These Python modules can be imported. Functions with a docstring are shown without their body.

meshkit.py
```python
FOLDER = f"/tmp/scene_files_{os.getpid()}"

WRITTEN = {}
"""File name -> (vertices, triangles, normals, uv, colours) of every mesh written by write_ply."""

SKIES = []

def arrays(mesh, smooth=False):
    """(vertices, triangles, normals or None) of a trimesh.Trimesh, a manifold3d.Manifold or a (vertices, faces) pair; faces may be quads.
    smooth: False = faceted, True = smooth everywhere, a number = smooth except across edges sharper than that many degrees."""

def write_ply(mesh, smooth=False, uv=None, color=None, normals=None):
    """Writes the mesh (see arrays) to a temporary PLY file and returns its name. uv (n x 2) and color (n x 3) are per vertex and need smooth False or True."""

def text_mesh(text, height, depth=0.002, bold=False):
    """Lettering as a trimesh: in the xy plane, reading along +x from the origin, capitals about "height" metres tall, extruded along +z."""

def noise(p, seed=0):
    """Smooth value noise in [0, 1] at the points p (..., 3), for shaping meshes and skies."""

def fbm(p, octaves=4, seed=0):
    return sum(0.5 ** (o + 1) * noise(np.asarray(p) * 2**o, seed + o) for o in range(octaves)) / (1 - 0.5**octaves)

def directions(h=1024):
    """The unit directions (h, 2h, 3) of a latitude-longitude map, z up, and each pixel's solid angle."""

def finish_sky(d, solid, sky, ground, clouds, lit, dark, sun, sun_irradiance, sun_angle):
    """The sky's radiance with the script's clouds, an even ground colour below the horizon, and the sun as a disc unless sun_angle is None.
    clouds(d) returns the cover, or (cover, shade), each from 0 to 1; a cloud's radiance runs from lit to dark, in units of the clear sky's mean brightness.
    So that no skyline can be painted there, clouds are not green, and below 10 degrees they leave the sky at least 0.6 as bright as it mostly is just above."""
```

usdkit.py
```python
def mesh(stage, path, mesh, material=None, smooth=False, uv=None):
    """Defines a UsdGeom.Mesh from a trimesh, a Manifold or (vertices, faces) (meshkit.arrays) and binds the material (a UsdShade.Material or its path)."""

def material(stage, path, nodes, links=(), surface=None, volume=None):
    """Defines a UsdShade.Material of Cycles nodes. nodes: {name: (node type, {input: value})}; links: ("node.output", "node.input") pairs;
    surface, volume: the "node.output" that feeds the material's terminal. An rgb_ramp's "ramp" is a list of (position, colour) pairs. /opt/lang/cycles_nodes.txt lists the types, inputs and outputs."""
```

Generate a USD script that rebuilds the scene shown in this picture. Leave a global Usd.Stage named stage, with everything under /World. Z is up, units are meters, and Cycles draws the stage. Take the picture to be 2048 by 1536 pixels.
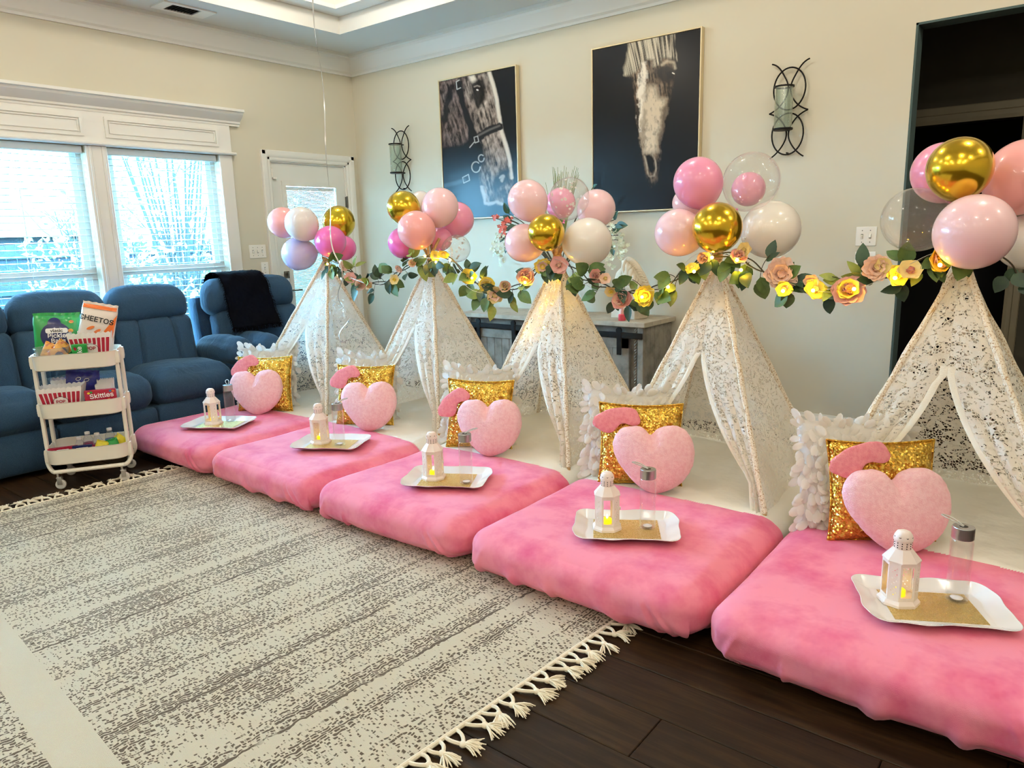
import math, random
import numpy as np
import trimesh, manifold3d, shapely.geometry as sg
import usdkit, meshkit
from pxr import Usd, UsdGeom, UsdLux, UsdShade, Gf, Sdf, Vt

stage = Usd.Stage.CreateInMemory()
UsdGeom.SetStageUpAxis(stage, "Z")
UsdGeom.Xform.Define(stage, "/World")
UsdGeom.Scope.Define(stage, "/World/Looks")
rng = np.random.default_rng(7)
random.seed(7)

# ------------------------------------------------------------------ camera, sky, lamps, exposure
F = 1460.07
def _rot(yaw, pitch, roll):
    a, b, c = np.radians([yaw, pitch, roll])
    Z = np.array([[np.cos(a), -np.sin(a), 0], [np.sin(a), np.cos(a), 0], [0, 0, 1]])
    X = np.array([[1, 0, 0], [0, np.cos(b), -np.sin(b)], [0, np.sin(b), np.cos(b)]])
    Y = np.array([[np.cos(c), 0, np.sin(c)], [0, 1, 0], [-np.sin(c), 0, np.cos(c)]])
    return Z @ X @ Y
R = _rot(38.6205, -11.5825, 1.5663)
C = np.array([0, 0, 1.37])
cam = UsdGeom.Camera.Define(stage, "/World/camera")
M = np.eye(4)
M[0, :3], M[1, :3], M[2, :3], M[3, :3] = R[:, 0], R[:, 2], -R[:, 1], C
cam.AddTransformOp().Set(Gf.Matrix4d(*M.ravel().tolist()))
cam.CreateHorizontalApertureAttr(36.0); cam.CreateVerticalApertureAttr(27.0)
cam.CreateFocalLengthAttr(36.0 * F / 2048)
cam.CreateFocusDistanceAttr(4.0); cam.CreateFStopAttr(0.0)
cam.CreateClippingRangeAttr(Gf.Vec2f(0.05, 500))
EXPOSURE = 0.15
cam.CreateExposureAttr(EXPOSURE)

SKY = 24.0
dome = UsdLux.DomeLight.Define(stage, "/World/sky")
dome.CreateIntensityAttr(SKY); dome.CreateColorAttr(Gf.Vec3f(0.27, 0.66, 1.0))
sun = UsdLux.DistantLight.Define(stage, "/World/sun")
sun.CreateIntensityAttr(1.0); sun.CreateAngleAttr(1.0); sun.CreateColorAttr(Gf.Vec3f(1, 0.93, 0.82))
sun.AddRotateXYZOp().Set(Gf.Vec3f(38, 25, 0))
CANS = [(x, y) for x in (-4.35, -2.2, 0.0, 1.6) for y in (3.42, 1.1, -1.2, -2.7)]
CAN_POWER = 165.0
for n, (x, y) in enumerate(CANS):
    l = UsdLux.SphereLight.Define(stage, "/World/ceiling_lamp" + (f"_{n:03d}" if n else ""))
    l.CreateRadiusAttr(0.06); l.CreateIntensityAttr(CAN_POWER); l.CreateColorAttr(Gf.Vec3f(1.0, 0.90, 0.75))
    l.CreateNormalizeAttr(False)
    l.AddTranslateOp().Set(Gf.Vec3d(x, y, 3.345))

# ------------------------------------------------------------------ helpers
def ray(px, py):
    return R @ np.array([(px - 1024) / F, 1.0, -(py - 768) / F])
def on(px, py, axis, v):
    d = ray(px, py); i = "xyz".index(axis)
    return C + d * (v - C[i]) / d[i]
def depth_of(p):
    return float((R.T @ (np.asarray(p, float) - C))[1])

used = {}
def numbered(parent, name):
    k = (parent, name); n = used.get(k, 0); used[k] = n + 1
    return name if n == 0 else f"{name}_{n:03d}"

def tag(prim, label=None, cat=None, group=None, kind=None):
    for k, v in (("label", label), ("category", cat), ("group", group), ("kind", kind)):
        if v: prim.SetCustomDataByKey(k, v)
    return prim

def path_of(p):
    return "/World" if p is None else (p if isinstance(p, str) else str(p.GetPath()))

def obj(name, mesh, mat, parent=None, smooth=30, uv=None, color=None, label=None, cat=None, group=None, kind=None):
    pp = path_of(parent)
    m = usdkit.mesh(stage, f"{pp}/{numbered(pp, name)}", mesh, mat, smooth=smooth, uv=uv)
    if color is not None:
        UsdGeom.PrimvarsAPI(m).CreatePrimvar("paint", Sdf.ValueTypeNames.Color3fArray, "vertex").Set(Vt.Vec3fArray.FromNumpy(np.asarray(color, np.float32)))
    return tag(m.GetPrim(), label, cat, group, kind)

def mat4(loc=(0, 0, 0), yaw=0, lean=0, roll=0, scale=1):
    T = np.eye(4); T[:3, :3] = _rot(yaw, lean, roll) * scale; T[:3, 3] = loc
    return T

def thing(name, label, cat, T=None, group=None, kind=None, cls=None):
    x = UsdGeom.Xform.Define(stage, "/World/" + numbered("/World", name))
    T = np.eye(4) if T is None else T
    x.AddTransformOp().Set(Gf.Matrix4d(*np.asarray(T).T.ravel().tolist()))
    return tag(x.GetPrim(), label, cat, group, kind)

def dup(root, T, label, group=None, name=None):
    was = root.GetCustomData()
    r = thing(name or root.GetName(), label, was["category"], T, group or was.get("group"))
    r.GetReferences().AddInternalReference(root.GetPath()); r.SetInstanceable(True)
    return r

def J(*ms):
    return trimesh.util.concatenate([m for m in ms])

def tm(v, f):
    v, f = np.asarray(v, float), np.asarray(f, int)
    if f.shape[1] == 4: f = np.vstack([f[:, [0, 1, 2]], f[:, [0, 2, 3]]])
    return trimesh.Trimesh(v, f, process=False)

def box(x0, x1, y0, y1, z0, z1, b=0.0):
    """axis box, optionally with chamfered edges"""
    if b <= 0:
        m = trimesh.creation.box([x1 - x0, y1 - y0, z1 - z0])
    else:
        pts = []
        for sx in (-1, 1):
            for sy in (-1, 1):
                for sz in (-1, 1):
                    h = np.array([(x1 - x0) / 2 * sx, (y1 - y0) / 2 * sy, (z1 - z0) / 2 * sz]); s = np.array([sx, sy, sz])
                    for k in range(3):
                        q = h - s * b; q[k] = h[k]; pts.append(q)
        m = trimesh.convex.convex_hull(np.array(pts))
    m.apply_translation([(x0 + x1) / 2, (y0 + y1) / 2, (z0 + z1) / 2])
    return m

def xf(m, T):
    m = m.copy(); m.apply_transform(T); return m

_cg = {}
def cube_grid(nx, ny, nz):
    k = (nx, ny, nz)
    if k not in _cg:
        V, Fq, n = [], [], 0
        N = (nx, ny, nz)
        for ax in range(3):
            a, b = [(1, 2), (2, 0), (0, 1)][ax]
            for s in (-1, 1):
                A, B = np.meshgrid(np.linspace(-1, 1, N[a] + 1), np.linspace(-1, 1, N[b] + 1), indexing="ij")
                v = np.zeros(A.shape + (3,)); v[..., ax] = s; v[..., a] = A; v[..., b] = B
                i = np.arange(A.size).reshape(A.shape) + n
                q = np.stack([i[:-1, :-1], i[1:, :-1], i[1:, 1:], i[:-1, 1:]], -1).reshape(-1, 4)
                V.append(v.reshape(-1, 3)); Fq.append(q if s > 0 else q[:, ::-1]); n += A.size
        m = tm(np.vstack(V), np.vstack(Fq)); m.merge_vertices(digits_vertex=6)
        _cg[k] = (np.array(m.vertices), np.array(m.faces))
    v, f = _cg[k]
    return v.copy(), f.copy()

def rbox(sx, sy, sz, r, n=(8, 8, 8), puff=(0, 0, 0)):
    """rounded box centred at the origin; puff bulges the faces"""
    v, f = cube_grid(*n)
    h = np.array([sx, sy, sz]) / 2
    q = np.sign(v) * np.abs(v) ** 0.8
    p = q * h
    inner = np.clip(p, -(h - r), h - r)
    d = p - inner; L = np.linalg.norm(d, axis=1, keepdims=True)
    out = np.where(L > 1e-9, inner + d / np.maximum(L, 1e-9) * r, p)
    w = [(1 - v[:, b] ** 2) * (1 - v[:, c] ** 2) for b, c in ((1, 2), (2, 0), (0, 1))]
    for k in range(3):
        out[:, k] += np.sign(v[:, k]) * np.abs(v[:, k]) * puff[k] * w[k]
    return tm(out, f)

def displace(m, amp, freq, seed=0, octaves=3):
    v = np.array(m.vertices)
    n = np.array(m.vertex_normals)
    d = meshkit.fbm(v * freq + 100.0, octaves, seed) - 0.5
    return tm(v + n * (d * 2 * amp)[:, None], m.faces)

def frames(P):
    P = np.asarray(P, float)
    t = np.gradient(P, axis=0); t /= np.maximum(np.linalg.norm(t, axis=1, keepdims=True), 1e-12)
    a = np.array([0, 0, 1.0]) if abs(t[0, 2]) < 0.9 else np.array([1.0, 0, 0])
    N, u = [], np.cross(a, t[0]); u /= np.linalg.norm(u)
    for k in range(len(P)):
        u = u - t[k] * (u @ t[k]); u /= max(np.linalg.norm(u), 1e-12); N.append(u.copy())
    N = np.array(N)
    return t, N, np.cross(t, N)

def tube(P, r, n=8, cap=True):
    P = np.asarray(P, float); t, N, B = frames(P)
    r = np.broadcast_to(np.asarray(r, float), (len(P),))
    a = np.arange(n) * 2 * np.pi / n
    V = P[:, None] + r[:, None, None] * (np.cos(a)[None, :, None] * N[:, None] + np.sin(a)[None, :, None] * B[:, None])
    i = np.arange(len(P) * n).reshape(len(P), n); j = np.roll(i, -1, 1)
    q = np.stack([i[:-1], j[:-1], j[1:], i[1:]], -1).reshape(-1, 4)
    v = V.reshape(-1, 3); f = [q[:, [0, 1, 2]], q[:, [0, 2, 3]]]
    if cap:
        c = len(v); v = np.vstack([v, P[[0]], P[[-1]]])
        f += [np.stack([np.full(n, c), j[0], i[0]], 1), np.stack([np.full(n, c + 1), i[-1], j[-1]], 1)]
    return tm(v, np.vstack(f))

def spline(P, n=40):
    from scipy.interpolate import CubicSpline
    P = np.asarray(P, float)
    d = np.r_[0, np.cumsum(np.linalg.norm(np.diff(P, axis=0), axis=1))]
    return CubicSpline(d, P)(np.linspace(0, d[-1], n))

def closed_spline(P, n=80):
    from scipy.interpolate import CubicSpline
    P = np.asarray(P, float); P = np.vstack([P, P[:1]])
    d = np.r_[0, np.cumsum(np.linalg.norm(np.diff(P, axis=0), axis=1))]
    return CubicSpline(d, P, bc_type="periodic")(np.linspace(0, d[-1], n, endpoint=False))

def lathe(prof, n=32):
    """prof: (r, z) pairs from bottom to top"""
    prof = np.asarray(prof, float); a = np.arange(n) * 2 * np.pi / n
    V = np.stack([prof[:, :1] * np.cos(a), prof[:, :1] * np.sin(a), np.repeat(prof[:, 1:], n, 1)], -1)
    i = np.arange(V.shape[0] * n).reshape(-1, n); j = np.roll(i, -1, 1)
    q = np.stack([i[:-1], j[:-1], j[1:], i[1:]], -1).reshape(-1, 4)
    m = tm(V.reshape(-1, 3), q)
    return m

def sheet(P, quads=True):
    """grid of points (a, b, 3) -> mesh, uv index order"""
    a, b = P.shape[:2]; i = np.arange(a * b).reshape(a, b)
    q = np.stack([i[:-1, :-1], i[1:, :-1], i[1:, 1:], i[:-1, 1:]], -1).reshape(-1, 4)
    return tm(P.reshape(-1, 3), q)

def extrude_profile(prof, p0, p1, out, up=(0, 0, 1)):
    """sweep a closed 2D profile (out, up) straight from p0 to p1"""
    prof = np.asarray(prof, float); p0, p1 = np.asarray(p0, float), np.asarray(p1, float)
    o, u = np.asarray(out, float), np.asarray(up, float)
    A = p0 + prof[:, :1] * o + prof[:, 1:] * u; B = p1 + prof[:, :1] * o + prof[:, 1:] * u
    n = len(prof); i = np.arange(n); j = (i + 1) % n
    tri = trimesh.creation.triangulate_polygon(sg.Polygon(prof), engine="earcut")
    v = np.vstack([A, B]); f = [np.stack([i, j, j + n], 1), np.stack([i, j + n, i + n], 1)]
    try:
        tv, tf = tri; 
        from scipy.spatial import cKDTree
        idx = cKDTree(prof).query(tv)[1]; f += [idx[tf], idx[tf][:, ::-1] + n]
    except Exception: pass
    m = tm(v, np.vstack(f)); trimesh.repair.fix_normals(m)
    return m

def extrude(poly, h, T=None):
    if not isinstance(poly, sg.Polygon): poly = sg.Polygon(poly)
    m = trimesh.creation.extrude_polygon(poly, h, engine="earcut")
    return xf(m, T) if T is not None else m

def puff(outline, t, rings=9, power=0.5, crease=None, seed=None, amp=0.0):
    """closed cushion from a 2D outline in x-z, thickness along y (front -y)"""
    O = np.asarray(outline, float); c = O.mean(0); n = len(O)
    V = [[c[0], -t / 2, c[1]]]
    rr = np.sin(np.linspace(0, 1, rings + 1)[1:] * np.pi / 2)
    front = [c + (O - c) * r for r in rr]
    def th(r): return t / 2 * (1 - r ** 2.2) ** power
    v = [np.array([[c[0], -t / 2, c[1]]])]
    for r, q in zip(rr, front): v.append(np.c_[q[:, 0], np.full(n, -th(r)), q[:, 1]])
    for r, q in list(zip(rr, front))[-2::-1]: v.append(np.c_[q[:, 0], np.full(n, th(r)), q[:, 1]])
    v.append(np.array([[c[0], t / 2, c[1]]]))
    v = np.vstack(v); L = 2 * rings - 1
    i = 1 + np.arange(L * n).reshape(L, n); j = np.roll(i, -1, 1)
    f = [np.stack([np.zeros(n, int), i[0], j[0]], 1)]
    q = np.stack([i[:-1], i[1:], j[1:], j[:-1]], -1).reshape(-1, 4)
    f += [q[:, [0, 1, 2]], q[:, [0, 2, 3]], np.stack([np.full(n, len(v) - 1), j[-1], i[-1]], 1)]
    if crease is not None: v[:, 1] *= crease(v)
    m = tm(v, np.vstack(f)); trimesh.repair.fix_normals(m)
    if amp: m = displace(m, amp, 30, seed or 0)
    return m

def text(s, h, depth=0.0012, bold=True, T=None):
    m = meshkit.text_mesh(s, h, depth, bold)
    b = m.bounds; m.apply_translation([-(b[0, 0] + b[1, 0]) / 2, -(b[0, 1] + b[1, 1]) / 2, 0])
    return m
# ------------------------------------------------------------------ materials
def S(r, g, b):
    """sRGB 0-255 to linear"""
    c = np.array([r, g, b]) / 255.0
    return tuple(np.where(c <= 0.04045, c / 12.92, ((c + 0.055) / 1.055) ** 2.4).tolist())

MATS = {}
def mat(name, color=(0.8, 0.8, 0.8), rough=0.5, metal=0.0, noise=None, bump=None, **kw):
    """principled; noise=(scale, colour2, lo, hi) mixes in a second colour; bump=(scale, strength, distance)"""
    nodes = {"p": ("principled_bsdf", {"base_color": color, "roughness": rough, "metallic": metal, **kw})}
    links = []
    if noise or bump:
        nodes["tc"] = ("texture_coordinate", {})
    if noise:
        sc, c2, lo, hi = noise
        nodes["n"] = ("noise_texture", {"scale": sc, "detail": 4.0, "roughness": 0.6})
        nodes["r"] = ("rgb_ramp", {"ramp": [(0, color), (lo, color), (hi, c2), (1, c2)]})
        links += [("tc.object", "n.vector"), ("n.fac", "r.fac"), ("r.color", "p.base_color")]
    if bump:
        sc, st, di = bump
        nodes["bn"] = ("noise_texture", {"scale": sc, "detail": 3.0})
        nodes["b"] = ("bump", {"strength": st, "distance": di})
        links += [("tc.object", "bn.vector"), ("bn.fac", "b.height"), ("b.normal", "p.normal")]
    MATS[name] = usdkit.material(stage, "/World/Looks/" + name, nodes, links, surface="p.BSDF")
    return MATS[name]

def glow(name, color, strength):
    MATS[name] = usdkit.material(stage, "/World/Looks/" + name, {"e": ("emission", {"color": color, "strength": strength})}, surface="e.emission")
    return MATS[name]

mat("wall_paint", S(210, 204, 184), 0.85, bump=(120, 0.05, 0.002))
mat("ceiling_paint", S(222, 222, 216), 0.9)
mat("trim_white", S(232, 232, 226), 0.45)
mat("blind_white", S(225, 232, 232), 0.5)
mat("door_white", S(226, 228, 222), 0.5)
mat("hall_shade", S(58, 54, 42), 0.8)  # unlit hall: the gloom is put into the wall colour
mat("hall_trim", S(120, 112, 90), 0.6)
mat("jamb_shade", S(72, 92, 90), 0.8)
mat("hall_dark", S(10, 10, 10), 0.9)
mat("plate_white", S(240, 238, 230), 0.35)
mat("black_iron", S(22, 20, 18), 0.5, 0.6)
mat("steel", S(196, 196, 198), 0.28, 1.0)
mat("nickel", S(120, 118, 112), 0.35, 1.0)
mat("dark_slot", S(8, 8, 8), 0.9)
mat("vent_grey", S(60, 75, 80), 0.6)
MATS["sofa_fabric"] = usdkit.material(stage, "/World/Looks/sofa_fabric", {
    "tc": ("texture_coordinate", {}), "n": ("noise_texture", {"scale": 260.0, "detail": 4.0, "roughness": 0.6}), "r": ("rgb_ramp", {"ramp": [(0.35, S(28, 58, 84)), (0.7, S(48, 76, 98))]}),
    "mp": ("mapping", {"scale": (9.0, 9.0, 5.0)}), "w": ("noise_texture", {"scale": 1.0, "detail": 3.0, "distortion": 1.8}), "bw": ("bump", {"strength": 0.55, "distance": 0.018}),
    "f": ("noise_texture", {"scale": 700.0, "detail": 2.0}), "bf": ("bump", {"strength": 0.25, "distance": 0.002}),
    "p": ("principled_bsdf", {"roughness": 0.9, "sheen_weight": 0.35, "sheen_roughness": 0.4, "sheen_tint": S(120, 150, 165)})},
    [("tc.object", "n.vector"), ("n.fac", "r.fac"), ("r.color", "p.base_color"), ("tc.object", "mp.vector"), ("mp.vector", "w.vector"), ("w.fac", "bw.height"), ("tc.object", "f.vector"), ("f.fac", "bf.height"), ("bw.normal", "bf.normal"), ("bf.normal", "p.normal")], surface="p.BSDF")
mat("throw_fur", S(4, 6, 14), 0.95, specular_ior_level=0.1)
mat("cart_white", S(236, 232, 220), 0.35)
mat("caster_grey", S(205, 203, 198), 0.5)
mat("fleece_pink", S(238, 138, 160), 0.85, noise=(6.0, S(220, 92, 130), 0.42, 0.70), bump=(420, 0.25, 0.002), sheen_weight=0.5, sheen_roughness=0.35, sheen_tint=S(255, 205, 222))
mat("fur_pink", S(252, 206, 212), 0.95, noise=(70, S(244, 186, 196), 0.4, 0.65), bump=(260, 0.6, 0.006), sheen_weight=0.5, sheen_tint=S(255, 225, 225))
mat("mask_pink", S(246, 160, 170), 0.95, noise=(60, S(236, 136, 150), 0.4, 0.65), bump=(240, 0.6, 0.005), sheen_weight=0.4, sheen_tint=S(255, 200, 205))
mat("sheet_white", S(242, 240, 230), 0.9, bump=(14, 0.25, 0.02))
MATS["petal_white"] = usdkit.material(stage, "/World/Looks/petal_white", {"d": ("diffuse_bsdf", {"color": S(246, 244, 240)}), "t": ("translucent_bsdf", {"color": S(246, 244, 240)}), "m": ("mix_closure", {"fac": 0.4})}, [("d.BSDF", "m.closure1"), ("t.BSDF", "m.closure2")], surface="m.closure")
mat("tray_white", S(236, 236, 238), 0.12, coat_weight=0.3)
mat("lantern_white", S(240, 226, 218), 0.4)
mat("candle_amber", S(250, 214, 40), 0.5, emission_color=S(255, 205, 0), emission_strength=0.9)
glow("flame_glow", S(255, 225, 120), 9.0)
glow("bulb_glow", S(255, 200, 50), 90.0)
mat("wire_silver", S(190, 190, 185), 0.4, 0.5)
mat("pole_wood", S(205, 170, 120), 0.6, noise=(40, S(180, 140, 92), 0.4, 0.6))
mat("sleeve_lace", S(238, 228, 208), 0.9, noise=(150, S(178, 146, 104), 0.52, 0.62), bump=(300, 0.5, 0.003))
mat("hem_white", S(236, 232, 218), 0.9, bump=(200, 0.3, 0.002))
mat("leaf_dark", S(34, 62, 44), 0.45, noise=(18, S(52, 84, 50), 0.4, 0.7))
mat("leaf_mid", S(74, 104, 52), 0.5, noise=(18, S(98, 124, 60), 0.4, 0.7))
mat("leaf_lime", S(128, 146, 62), 0.5, noise=(18, S(158, 168, 84), 0.4, 0.7))
mat("vine_brown", S(60, 56, 36), 0.7)
mat("petal_blush", S(244, 208, 186), 0.7, sheen_weight=0.2)
mat("petal_rose", S(236, 176, 164), 0.7, sheen_weight=0.2)
mat("petal_cream", S(238, 218, 150), 0.7, sheen_weight=0.2)
mat("petal_yellow", S(246, 220, 90), 0.7, sheen_weight=0.2)
mat("latex_gold", S(224, 184, 44), 0.2, 0.92, coat_weight=0.4)
for nm, c in dict(latex_blush=(250, 208, 214), latex_pink=(250, 160, 194), latex_hotpink=(240, 112, 178), latex_salmon=(250, 176, 172), latex_white=(246, 240, 230), latex_pearl=(232, 226, 224), latex_lavender=(198, 196, 238)).items():
    mat(nm, S(*c), 0.28, coat_weight=0.6, coat_roughness=0.08, subsurface_weight=0.15, subsurface_scale=0.02, subsurface_radius=(1, 0.6, 0.5))
mat("confetti_pink", S(240, 150, 170), 0.6)
mat("confetti_white", S(245, 240, 236), 0.6)
mat("frame_gold", S(212, 196, 158), 0.4, 0.35)
mat("frame_edge", S(226, 214, 186), 0.5)
mat("cred_wood", S(150, 146, 136), 0.7, noise=(9, S(108, 106, 100), 0.42, 0.7), bump=(60, 0.2, 0.002))
mat("cred_top", S(186, 178, 160), 0.6, noise=(7, S(150, 142, 126), 0.42, 0.7))
mat("stone_white", S(214, 204, 182), 0.8, bump=(40, 0.3, 0.004))
mat("box_white", S(212, 202, 180), 0.7, noise=(8, S(180, 170, 150), 0.5, 0.75))
mat("wax_red", S(214, 70, 82), 0.5)
mat("vase_grey", S(120, 116, 108), 0.5)
mat("coral_bloom", S(232, 110, 92), 0.7)
mat("white_bloom", S(226, 232, 208), 0.7)
mat("grass_blade", S(130, 146, 88), 0.6)
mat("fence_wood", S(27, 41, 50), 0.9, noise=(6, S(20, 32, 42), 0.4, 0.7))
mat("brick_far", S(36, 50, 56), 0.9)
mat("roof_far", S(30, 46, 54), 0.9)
mat("grass_far", S(52, 62, 40), 0.95)
mat("bounce_slab", S(168, 168, 164), 0.9)
mat("bush_far", S(110, 126, 86), 0.8)
mat("bark_far", S(40, 46, 46), 0.9)
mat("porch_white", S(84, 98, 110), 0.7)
mat("ribbon_silver", S(200, 200, 196), 0.3, 0.4)
mat("red_print", S(176, 24, 52), 0.5)
mat("box_red", S(168, 18, 52), 0.4)
mat("box_white_card", S(242, 240, 238), 0.55)
mat("bag_green", S(34, 150, 70), 0.3, coat_weight=0.4)
mat("bag_navy", S(22, 34, 92), 0.3, coat_weight=0.4)
mat("bag_orange", S(232, 116, 44), 0.32, coat_weight=0.4)
mat("bag_white", S(236, 226, 216), 0.3, coat_weight=0.4)
mat("bag_amber", S(228, 160, 62), 0.35, coat_weight=0.3, noise=(40, S(190, 96, 52), 0.5, 0.6))
mat("bag_blue", S(36, 44, 140), 0.3, coat_weight=0.4, noise=(60, S(66, 60, 150), 0.5, 0.7))
mat("print_white", S(244, 244, 244), 0.5)
mat("print_black", S(16, 16, 18), 0.5)
mat("card_green", S(30, 150, 62), 0.4)
mat("yellow_wrap", S(226, 206, 46), 0.4)
mat("label_blue", S(40, 120, 170), 0.5)
mat("label_magenta", S(170, 30, 90), 0.5)
mat("fringe_cream", S(236, 228, 206), 0.95)

# clear film for balloons, panes and bottles
def film(name, tint, base, haze=0.0, rough=0.02, edge=1.45, gloss=1.0):
    nodes = {"t": ("transparent_bsdf", {"color": tint}), "g": ("glossy_bsdf", {"color": (gloss,) * 3, "roughness": rough}),
             "f": ("layer_weight", {"blend": 0.5}), "pw": ("math", {"math_type": "power", "value2": edge}), "ml": ("math", {"math_type": "multiply_add", "value2": 0.75, "value3": 0.025}), "m": ("mix_closure", {})}
    links = [("t.BSDF", "m.closure1"), ("g.BSDF", "m.closure2"), ("f.facing", "pw.value1"), ("pw.value", "ml.value1"), ("ml.value", "m.fac")]
    out = "m.closure"
    if haze:
        nodes["d"] = ("diffuse_bsdf", {"color": base}); nodes["m2"] = ("mix_closure", {"fac": haze})
        links += [("m.closure", "m2.closure1"), ("d.BSDF", "m2.closure2")]; out = "m2.closure"
    MATS[name] = usdkit.material(stage, "/World/Looks/" + name, nodes, links, surface=out)
film("latex_clear", (0.96, 0.96, 0.95), S(235, 235, 232), 0.10, 0.07, 4.0)
film("latex_haze", (0.9, 0.95, 0.98), S(205, 230, 245), 0.30, 0.07, 4.0)
film("pane_glass", (0.98, 0.99, 1.0), (1, 1, 1), 0, 0.0, 6.0)
film("bottle_glass", (0.985, 0.98, 0.98), (1, 1, 1), 0.012, 0.03, 3.6)
film("sconce_glass", (0.9, 0.94, 0.91), S(210, 220, 212), 0.05, 0.08, 2.6)
film("cup_clear", (0.93, 0.95, 0.97), S(220, 225, 230), 0.12, 0.04, 4.0)

# floor board: dark stained oak, grain along x; each board its own tone
def board(name, tone):
    MATS[name] = usdkit.material(stage, "/World/Looks/" + name, {
        "tc": ("texture_coordinate", {}), "mp": ("mapping", {"scale": (3.0, 42.0, 10.0)}),
        "n": ("noise_texture", {"scale": 1.0, "detail": 6.0, "roughness": 0.65, "distortion": 0.6}),
        "r": ("rgb_ramp", {"ramp": [(0.25, tuple(np.array(S(22, 13, 5)) * tone)), (0.5, tuple(np.array(S(42, 27, 12)) * tone)), (0.62, tuple(np.array(S(56, 38, 18)) * tone)), (0.8, tuple(np.array(S(28, 17, 7)) * tone))]}),
        "b": ("bump", {"strength": 0.25, "distance": 0.002}), "p": ("principled_bsdf", {"roughness": 0.5, "specular_ior_level": 0.2})},
        [("tc.object", "mp.vector"), ("mp.vector", "n.vector"), ("n.fac", "r.fac"), ("r.color", "p.base_color"), ("n.fac", "b.height"), ("b.normal", "p.normal")], surface="p.BSDF")
for k, t in enumerate((0.75, 0.95, 1.15)): board(f"board_{'dark mid warm'.split()[k]}", t)

BAND = -0.62
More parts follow.
